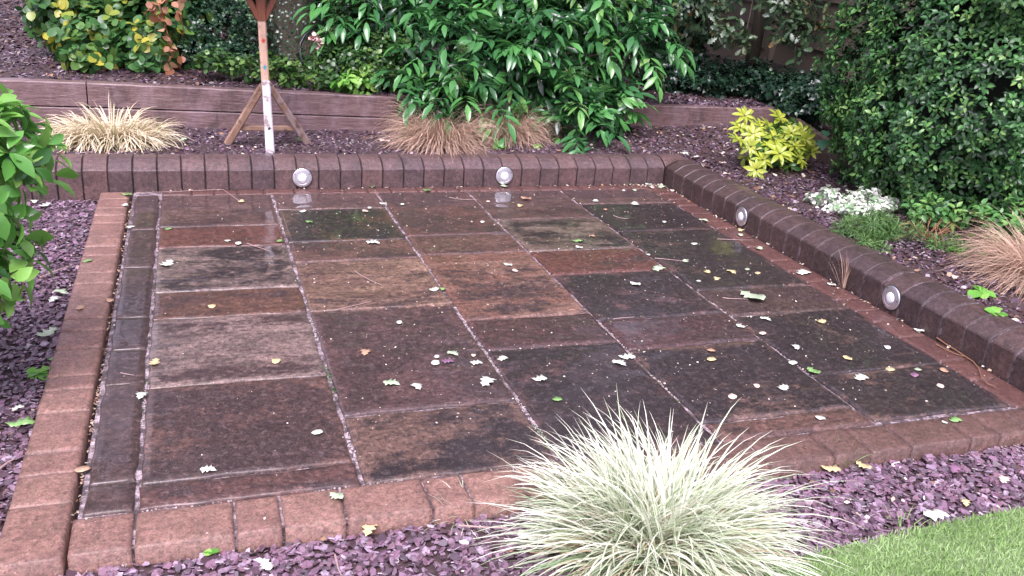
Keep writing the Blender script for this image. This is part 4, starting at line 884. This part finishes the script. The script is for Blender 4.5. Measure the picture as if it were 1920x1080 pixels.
# --- yellow-green rosette shrub
ctr = [(1396, 217, 5.75, .11), (1440, 237, 5.72, .11), (1462, 222, 5.85, .12), (1412, 252, 5.6, .11), (1452, 262, 5.55, .12), (1383, 262, 5.6, .1), (1484, 250, 5.6, .11), (1503, 247, 5.6, .1), (1462, 288, 5.4, .13), (1510, 262, 5.55, .1), (1418, 318, 5.35, .1), (1500, 300, 5.4, .1), (1475, 330, 5.5, .09), (1425, 238, 5.7, .1), (1443, 275, 5.5, .11), (1490, 275, 5.5, .11), (1408, 275, 5.55, .1), (1430, 300, 5.45, .1), (1520, 285, 5.55, .1), (1388, 240, 5.7, .1)]
b0 = Vector((4.0, 5.62, .17)); s = thing('rosette_shrub', b0, 'small shrub with bright yellow green leaf rosettes in the bed by the corner', 'shrub')
out = []
for px, py, Y, L in ctr:
    out = []
    c = np.array(at(px, py, Y=Y)); ax = nrm(rng.normal(0, .3, 3)+np.array([-.1, -.55, .8])); u = nrm(np.cross(ax, [1, .2, 0])); v = np.cross(ax, u)
    for k_, (m_, el, ll, tb) in enumerate(((5, .75, .7, .95), (8, .3, 1, .8))):
        a = np.arange(m_)*2*np.pi/m_+rng.uniform(0, .25, m_)+k_*.3; rad = u[None]*np.cos(a)[:, None]+v[None]*np.sin(a)[:, None]
        out.append(stamp(T_LONG, np.repeat(c[None], m_, 0)+rad*.006, rad+ax*el, ax[None]+rad*-.2, L*ll*.82*rng.uniform(.85, 1.1, m_), np.clip(rng.normal(tb-.1, .1, m_), 0, 1), 1.15))
    merge('leaf_rosette', out, G['choisya'], s, tuple(c))
B = [px_blob(1450, 290, 5.65, .26, .16), px_blob(1440, 320, 5.55, .16, .1), px_blob(1480, 260, 5.8, .2, .12)]
merge('lower_leaves', foliage(B, 190, T_LONG, .085, per=5, tonebase=.12, rmin=.3, zmin=.2), G['choisya'], s, b0)
stems(b0, [tuple(at(px, py, Y=Y)) for px, py, Y, L in ctr], .006).obj('stems', M['stem'], s, b0, True)
# --- white variegated euonymus
b0 = at(1600, 400, z=.16); B = [px_blob(1570, 385, b0.y+.1, .08, .035), px_blob(1610, 376, b0.y+.08, .09, .05), px_blob(1655, 386, b0.y, .08, .035), px_blob(1590, 397, b0.y-.02, .09, .03), px_blob(1528, 372, b0.y+.2, .05, .02), px_blob(1630, 395, b0.y-.03, .1, .03), px_blob(1555, 362, b0.y+.15, .04, .03), px_blob(1640, 366, b0.y+.1, .03, .03), px_blob(1668, 380, b0.y, .05, .02)]
s = thing('variegated_shrublet', b0, 'low spreading plant with white edged leaves in front of the hedge', 'plant'); merge('leaves', foliage(B, 330, T_ROUND, .028, per=5, tonebase=.46, rmin=.2, zmin=.16, clump=.26, rmax=1.3), G['white_var'], s, b0)
# --- feathery herbs
def herb(px, py, lab, blobs, n):
    b0 = at(px, py, z=.16); s = thing('feathery_herb', b0, lab, 'plant', 'feathery green herbs beside the kerb')
    B = [px_blob(a, b, b0.y+dy, r, rz) for a, b, dy, r, rz in blobs]
    merge('foliage', foliage(B, n, T_NEED, .045, per=9, tonebase=.6, rmin=.2, zmin=.15, spread=.7, clump=.15), G['herb'], s, b0); return s
herb(1632, 455, 'bright green feathery herb spilling onto the kerb below the white edged plant', [(1600, 425, .12, .1, .06), (1640, 425, .08, .12, .08), (1630, 462, -.05, .1, .06), (1668, 436, .1, .1, .07), (1640, 480, -.1, .05, .03)], 420)
herb(1790, 475, 'duller feathery herb among dead stems, between the kerb and hedge', [(1770, 460, .1, .09, .05), (1800, 470, .05, .12, .05), (1775, 492, -.05, .08, .03), (1720, 437, .15, .04, .02)], 190)
b0 = at(1740, 450, z=.16); g = Geo()
for i in range(26):
    a = random.uniform(0, 6.28); r = random.uniform(.08, .3); z = random.uniform(.0, .09)
    g.tube([b0+Vector((random.uniform(-.04, .04), random.uniform(-.04, .04), 0)), b0+Vector((math.cos(a)*r*.5, math.sin(a)*r*.5, z+.04)), b0+Vector((math.cos(a)*r, math.sin(a)*r, z*.6+.01))], .0025, 5, .5)
o = g.obj('dead_stems', M['dead_stem'], None, b0); tag(o, 'tangle of red brown dead stems between the two feathery herbs', 'dead plant')
# --- primulas and seedlings
def prim(px, py, lab, L=.05, n=14, z=.17, grp='small green rosette plants'):
    b = at(px, py, z=z); a = rng.uniform(0, 2*np.pi, n); D = np.stack([np.cos(a), np.sin(a), rng.uniform(.15, .9, n)], 1)
    t = thing('primula', b, lab, 'plant', grp); merge('leaves', [stamp(T_PRIM, np.repeat(np.array(b)[None], n, 0), D, np.stack([0*a, 0*a, 0*a+1], 1)+rng.normal(0, .2, (n, 3)), L*rng.uniform(.7, 1.1, n), rng.uniform(.2, 1, n), 1.3)], G['primula'], t, b); return t
prim(937, 275, 'round lettuce green rosette plant between the brown sedge and kerb', .055, 20)
prim(1006, 275, 'pale green rosette plant right of the sedges at the back kerb', .045, 16)
prim(1793, 470, 'light green rosette of round leaves under the hedge by the far herb', .05, 14)
prim(1850, 480, 'second light green round-leaved rosette, at the sedge side under the hedge', .05, 12)
prim(1840, 548, 'round lime leaves among the brown sedge blades at the right edge', .075, 9)
prim(1868, 590, 'small leaves at the kerb top just below the right-hand brown sedge', .055, 9)
prim(73, 700, 'bright green seedling on the slate against the left brick border', .045, 11, -.045)
prim(380, 1035, 'two-leaved seedling at the foot of the near brick border', .04, 5, -.045)
prim(560, 262, 'tiny green seedling on the slate right of the bird table', .035, 6)
prim(1300, 262, 'grey green seedling row on the bark right of the corner', .05, 12)

# --- camellia in the left foreground
b0 = Vector((-.86, 3.25, -.05))
B = [((-.72, 3.3, .74), (.26, .3, .2)), ((-.74, 3.2, .48), (.2, .25, .16)), ((-.80, 3.15, .32), (.15, .2, .10)), ((-.84, 3.3, .92), (.24, .3, .2)), ((-1.0, 3.3, .65), (.35, .4, .42)), ((-.62, 3.3, .84), (.14, .2, .10))]
s = thing('camellia', b0, 'camellia bush with big glossy light green leaves at the near left edge', 'shrub')
merge('foliage', foliage(B, 420, T_CAM, .088, per=5, tonebase=.5, rmin=.6, zmin=0, clump=.22, spread=1.0, upn=.5), G['camellia'], s, b0)
stems(b0, [b[0] for b in B]*2, .01).obj('branches', M['stem'], s, b0, True)

# ================================================================== FALLEN LEAVES AND TWIGS
LC = {'w': ((.50, .57, .46), (.72, .74, .64)), 'g': ((.12, .27, .08), (.24, .40, .14)), 'y': ((.50, .40, .17), (.64, .55, .32)), 'o': ((.38, .21, .12), (.50, .34, .23)), 'p': ((.68, .5, .4), (.72, .6, .5)), 'v': ((.2, .1, .16), (.24, .13, .2)), 'u': ((.3, .42, .24), (.5, .58, .42))}
LM = {}
for kk, (a, b) in LC.items(): LM[kk] = plain('fallen_leaf_'+{'w': 'pale', 'g': 'green', 'y': 'yellow', 'o': 'orange', 'p': 'pink', 'v': 'purple', 'u': 'grey_green'}[kk], a, b, 40, .35, .2, .002)
def fallen(px, py, size, c, lab, T=T_OAK, wf=1.3, z=.004):
    P = at(px, py, z=z); V, F3, F4 = T
    r = random.uniform(0, 6.28); V = V.copy(); V[:, 0] -= .5; V[:, 1] *= wf
    V[:, 2] = .05*np.sin(V[:, 0]*7+r)+.10*np.abs(V[:, 1])+.03*np.cos(V[:, 1]*20+r*3)+.02
    V = V*size*1.15; V[:, 2] -= V[:, 2].min()
    R = np.array([[math.cos(r), -math.sin(r), 0], [math.sin(r), math.cos(r), 0], [0, 0, 1]]); V = V@R.T
    me = np_mesh('fallen_leaf', V, [F3, F4], smooth=True)
    o = link('fallen_leaf', me, LM[c], None, P); sm = o.modifiers.new('s', 'SOLIDIFY'); sm.thickness = .0008
    return tag(o, lab, 'leaf', 'fallen leaves')
FL = [
 (314, 495, .075, 'w', 'long pale leaf on the streaked grey slab in the first column'), (568, 396, .04, 'w', 'pale leaf just below the left back light'), (700, 455, .07, 'w', 'pale folded leaf on the red slab below the green-black one'),
 (815, 543, .05, 'w', 'crumpled pale leaf at the right end of the ridged tan slab'), (829, 541, .03, 'g', 'little green leaf in the joint beside the ridged tan slab'), (952, 497, .045, 'w', 'white leaf on the upper middle of the orange slanting slab'), (966, 508, .035, 'p', 'peach leaf just below a white one on the orange slanting slab'),
 (985, 373, .075, 'o', 'big orange oak leaf below the right back light'), (975, 386, .05, 'y', 'thin yellow leaf under the big orange oak leaf'), (915, 378, .03, 'p', 'pinkish leaf left of the big orange oak leaf'), (945, 349, .06, 'u', 'grey green leaf against the back kerb under its right light'), (700, 350, .05, 'g', 'green leaf against the back kerb, right of its left light'), (800, 357, .05, 'g', 'flat green leaf on the back border bricks midway between the lights'),
 (718, 382, .045, 'w', 'pale leaf at the joint corner right of the green-black slab'), (693, 390, .03, 'w', 'small white leaf on top edge of the green-black slab'), (685, 396, .04, 'p', 'pinkish white leaf beside the top edge of the green-black slab'), (754, 383, .03, 'w', 'small pale leaf on the brown slab right of the green-black slab'), (580, 416, .04, 'g', 'green leaf on the green-black slab'), (905, 416, .032, 'w', 'round white leaf on the dark brown slab above the red one'),
 (1117, 377, .05, 'w', 'white leaf at the upper left corner of the black far slab'), (1191, 383, .07, 'w', 'big white curled leaf on the top edge of the black far slab'), (1169, 357, .03, 'w', 'small white leaf with its reflection near the far corner'), (1189, 356, .04, 'u', 'grey green leaf beside a small white one near the far corner'), (1240, 351, .07, 'u', 'largest green leaf of the heap in the kerb corner'), (1180, 343, .06, 'g', 'green leaf at the left end of the heap in the kerb corner'),
 (1215, 346, .05, 'w', 'white leaf in the middle of the heap in the kerb corner'), (1222, 351, .04, 'p', 'pink leaf in the heap in the kerb corner'), (1228, 341, .05, 'w', 'white leaf at the back of the heap in the kerb corner'), (1260, 357, .04, 'p', 'pink leaf at the right end of the heap in the kerb corner'), (1246, 416, .03, 'w', 'small white leaf in the middle of the black far slab'), (1135, 393, .03, 'o', 'orange scrap in the black far slab near its left side'),
 (1082, 452, .055, 'g', 'green leaf on the grey streaked slab of the fourth column'), (1085, 464, .045, 'w', 'white leaf under the green one on the grey streaked slab'), (1110, 442, .035, 'o', 'tan leaf above the green one on the grey streaked slab'), (1285, 490, .045, 'u', 'grey leaf at the tip of the pale twig on the long black slab'), (1234, 505, .08, 'u', 'leaf cluster on the joint right of the red slab end'), (1190, 533, .055, 'w', 'oval pale leaf on the very dark slab of the fourth column'),
 (1215, 477, .025, 'w', 'small white leaf in the joint left of the long black slab'), (1302, 457, .04, 'w', 'white leaf in the upper half of the long black slab'), (1326, 510, .045, 'y', 'pale yellow leaf in the lower half of the long black slab'), (1344, 523, .045, 'y', 'orange yellow leaf near the lower edge of the long black slab'), (1372, 510, .06, 'y', 'narrow yellow leaf in the lower right of the long black slab'), (1421, 512, .035, 'y', 'small yellow leaf at the right of the long black slab'), (1310, 527, .025, 'w', 'white speck-sized leaf at the lower edge of the long black slab'), (1401, 505, .03, 'u', 'greenish leaf in the right part of the long black slab'),
 (1408, 558, .13, 'u', 'largest grey green leaf, on the narrow brown slab of the last column'), (1505, 512, .085, 'w', 'big white leaf on the red border bricks below the dry tuft'), (1558, 534, .045, 'w', 'white leaf against the foot of the right-hand kerb near the dry tuft'), (1389, 432, .05, 'y', 'yellow leaf on the red border bricks below the far right light'), (1388, 440, .04, 'u', 'grey green leaf on the red border bricks below the far right light'), (1424, 466, .05, 'u', 'green leaf on the red border bricks, third along from the far right light'), (1320, 413, .06, 'u', 'narrow green leaf along the joint by the border, right of the black far slab'),
 (1436, 598, .05, 'w', 'torn pale leaf at the top left of the large black slab in the last column'), (1541, 603, .05, 'y', 'yellow lobed leaf in the upper middle of the large black slab in the last column'), (1492, 651, .045, 'w', 'white leaf with stalk on the left of the large black slab in the last column'), (1589, 672, .04, 'y', 'orange yellow leaf near the bottom of the large black slab in the last column'), (1663, 651, .035, 'w', 'small white leaf on the right of the large black slab in the last column'), (1722, 620, .045, 'w', 'white leaf on the red border bricks at the foot of the right-hand kerb'), (1388, 612, .04, 'w', 'pale blue-white leaf on the joint left of the large black slab in the last column'), (1430, 625, .035, 'p', 'peach leaf on the joint left of the large black slab in the last column'),
 (1487, 680, .04, 'w', 'white leaf on the column joint, left of the green one'), (1524, 696, .06, 'g', 'green leaf on the column joint above the nearest black slab'), (1613, 709, .065, 'w', 'large white leaf on the nearest black slab in the last column'), (1669, 693, .04, 'y', 'yellow leaf on the joint above the nearest black slab'), (1721, 693, .03, 'u', 'small grey leaf on the joint right of the yellow one above the nearest black slab'), (1715, 703, .04, 'v', 'purple slate-like leaf on the nearest black slab'), (1763, 724, .035, 'p', 'peach leaf on the right of the nearest black slab'), (1770, 695, .04, 'o', 'dull orange leaf at the upper right of the nearest black slab'),
 (1469, 727, .05, 'w', 'pale leaf on the right of the brown-flecked slab in the fourth column'), (1333, 657, .035, 'o', 'peach leaf at the top of the brown-flecked slab in the fourth column'), (1334, 674, .04, 'y', 'yellow leaf at the top of the brown-flecked slab in the fourth column'), (1373, 744, .04, 'p', 'pinkish leaf in the lower middle of the brown-flecked slab in the fourth column'), (1418, 723, .03, 'p', 'tiny pale pink leaf in the middle of the brown-flecked slab in the fourth column'), (1538, 784, .035, 'w', 'thin pale leaf on the orange strip in front of the fourth column'), (1790, 788, .05, 'g', 'bright green leaf on the near right brick border'), (1771, 792, .02, 'w', 'white petal beside the bright green leaf on the near right brick border'),
 (1175, 670, .065, 'w', 'upper one of the white leaf pair on the large black slab in the third column'), (1162, 681, .06, 'w', 'lower one of the white leaf pair on the large black slab in the third column'), (1011, 711, .055, 'w', 'white double leaf on the left of the large black slab in the third column'), (942, 673, .045, 'w', 'white leaf in the top left corner of the large black slab in the third column'), (1045, 749, .035, 'g', 'green leaf just behind the big white grass'),
 (913, 717, .07, 'w', 'large white leaf beside the joint on the purple slab of the second column'), (894, 681, .045, 'w', 'white clover-like leaf on the right of the purple slab of the second column'), (816, 681, .04, 'w', 'white leaf in the middle of the purple slab of the second column'), (819, 669, .025, 'w', 'small white leaf just above another in the middle of the purple slab'), (840, 678, .045, 'v', 'mauve flake in the middle of the purple slab of the second column'), (850, 663, .05, 'u', 'curled grey green leaf above the mauve flake on the purple slab'), (888, 666, .022, 'p', 'small peach leaf above the clover-like one on the purple slab'), (735, 719, .06, 'u', 'long green curled leaf in the lower part of the purple slab'), (782, 725, .05, 'w', 'upright pale leaf right of the long green curled one on the purple slab'), (685, 661, .05, 'o', 'narrow peach leaf on the left part of the purple slab'), (749, 605, .03, 'w', 'small white leaf at the top of the purple slab of the second column'),
 (595, 811, .035, 'w', 'white leaf near the right edge of the rusty near left slab'), (391, 881, .045, 'w', 'white leaf at the bottom of the rusty near left slab'), (265, 742, .045, 'w', 'yellowish white leaf on the joint at the top of the rusty near left slab'), (290, 680, .05, 'y', 'yellow leaf on the left joint beside the grey streaked slab'), (518, 677, .04, 'y', 'faint yellow leaf on the right part of the grey streaked slab'), (397, 574, .04, 'y', 'yellow brown leaf on the narrow brown slab of the first column'), (316, 429, .035, 'g', 'green leaf near the upper left end of the red slab of the first column'), (524, 452, .035, 'g', 'green leaf at the right end of the red slab of the first column'), (427, 451, .03, 'w', 'white leaf on the red slab, left of another white one'), (447, 457, .04, 'w', 'white leaf on the joint beside the left-hand twig'),
 (245, 425, .04, 'w', 'white leaf on the dark edging strip at its far end'), (238, 365, .06, 'g', 'green leaf on the back left corner where the kerb meets the border'), (235, 385, .045, 'w', 'white leaf below the green one at the back left corner'), (150, 578, .04, 'o', 'brown oval leaf on the left brick border'), (163, 490, .045, 'g', 'green leaf on the left brick border'), (207, 563, .035, 'o', 'rusty leaf stuck in the dark gap beside the left brick border'), (155, 880, .04, 'o', 'rusty leaf deep in the near part of the dark gap'), (630, 931, .045, 'u', 'grey green leaf on the near brick border'), (453, 378, .05, 'y', 'yellowish leaf on the far brown slab of the first column')]
for f_ in FL:
    fallen(f_[0], f_[1], f_[2], f_[3], f_[4], T=T_OAK if f_[2] > .04 else T_ROUND, wf=1.5 if f_[2] > .04 else .9)
FS = [(85, 385, .07, 'w', 'pale leaf heap scrap on the slate against the left end of the back kerb'), (65, 378, .06, 'w', 'whitish leaf under the left end of the back kerb beside the camellia'), (115, 548, .07, 'u', 'pale grey leaf on the slate left of the brick border'), (102, 562, .06, 'w', 'whitish leaf just below a grey one, on the slate left of the brick border'), (90, 625, .09, 'u', 'grey green leaf on the slate below the camellia'), (38, 795, .08, 'g', 'green leaf on the slate at the near left edge'), (105, 677, .07, 'g', 'dark green leaf leaning on the left brick border'), (32, 765, .04, 'w', 'white leaf on the slate above the green one at the near left edge'), (692, 993, .06, 'y', 'yellow leaf on the slate at the near brick border'), (1000, 1010, .09, 'w', 'large white leaf beside the foot of the big white grass'), (1557, 880, .06, 'y', 'long yellow leaf on the slate right of the big white grass'), (1617, 874, .055, 'y', 'pale yellow leaf at the brick edge right of the big white grass'), (1757, 968, .08, 'w', 'white lobed leaf at the lawn edge'), (1882, 900, .05, 'p', 'pale pink leaf on the slate at the near right'), (1790, 880, .06, 'v', 'grey mauve flake on the slate at the near right'), (1810, 943, .04, 'y', 'cream leaf on the slate near the lawn edge'), (500, 1060, .05, 'w', 'white leaf on the slate in front of the near border')]
for f_ in FS: fallen(*f_[:5], z=-.035)
FB = [(1285, 288, .07, 'w', 'white leaf on the bark just behind the kerb corner'), (1305, 294, .05, 'w', 'pale leaf right of a white one behind the kerb corner'), (1355, 305, .05, 'p', 'pinkish leaf on the bark below the yellow green shrub'), (1362, 326, .05, 'p', 'cream leaf at the kerb top below the yellow green shrub'), (1350, 262, .08, 'u', 'faded grey leaf left of the yellow green shrub'), (720, 265, .09, 'p', 'bleached leaf clump left of the nearer sedge tussock'), (345, 262, .07, 'u', 'grey green leaf right of the straw grass'), (1790, 520, .05, 'p', 'pink leaf on the bark above the right-hand kerb'), (1320, 310, .03, 'o', 'small orange leaf on the slate behind the right-hand kerb'), (970, 262, .05, 'y', 'yellow leaf caught in front of the rear sedge')]
for f_ in FB: fallen(*f_[:5], z=.185)
TW = [((450, 378), (418, 355), (330, 359), (255, 361), 'long thin pink twig lying along the foot of the back kerb'), ((463, 456), (480, 462), (495, 467), (508, 472), 'short brown twig on the red slab of the first column'), ((842, 370), (860, 373), (880, 374), (895, 374), 'thin pale twig below the back border, left of the right back light'), ((1228, 484), (1250, 486), (1270, 488), (1292, 491), 'pale twig on the long black slab'), ((1345, 448), (1370, 449), (1390, 450), (1412, 450), 'pinkish twig across the red border bricks'), ((1355, 558), (1370, 560), (1385, 560), (1402, 561), 'dark red twig beside the largest grey green leaf'), ((1150, 404), (1160, 408), (1172, 410), (1180, 409), 'curved thin twig on the black far slab'), ((625, 582), (650, 576), (675, 570), (697, 564), 'brown twig at the bottom edge of the ridged tan slab'), ((665, 508), (680, 518), (700, 528), (715, 534), 'thin brown twig in the middle of the ridged tan slab'), ((1150, 598), (1165, 596), (1178, 595), (1190, 594), 'reddish twig in the joint below the very dark slab of the fourth column'), ((226, 699), (235, 701), (243, 702), (252, 704), 'short pale twig on the dark edging strip')]
def twig(pts, lab, z=.006, r=.0022):
    g = Geo().tube([at(x, y, z=z) for x, y in pts], r, 6, .5); c = at(*pts[0], z=z)
    tag(g.obj('twig', M['twig'], None, c), lab, 'twig', 'fallen twigs')
for t_ in TW: twig(t_[:4], t_[4])
twig(((75, 520), (95, 512), (115, 504), (130, 499)), 'pale stick on the slate left of the brick border', -.03, .004)
twig(((0, 878), (8, 872), (16, 866), (26, 861)), 'orange brown stick on the slate at the near left edge', -.03, .004)
twig(((628, 1040), (631, 1052), (634, 1065), (640, 1079)), 'rusty stick on the slate in front of the near border', -.03, .003)
twig(((860, 985), (900, 988), (940, 990), (965, 991)), 'pale brown stem on the slate left of the big white grass', -.03, .003)
twig(((1195, 252), (1215, 249), (1240, 246), (1262, 247)), 'orange twig on the bark beyond the back kerb', .2, .003)
# trailing root across the border by the right kerb
g = Geo(); g.tube([at(x, y, z=.008) for x, y in ((1755, 632), (1775, 646), (1790, 655), (1805, 665), (1825, 678), (1835, 690), (1840, 705), (1850, 718), (1868, 726))], .003, 6, .5).tube([at(x, y, z=.008) for x, y in ((1755, 645), (1775, 656), (1790, 663), (1808, 668))], .0022, 6, .5)
tag(g.obj('trailing_root', M['dead_stem'], None, at(1755, 632, z=.008)), 'thin brown trailing root along the border bricks by the near right-hand kerb', 'root')
print('FACES', sum(len(o.data.polygons) for o in bpy.data.objects if o.type == 'MESH'))
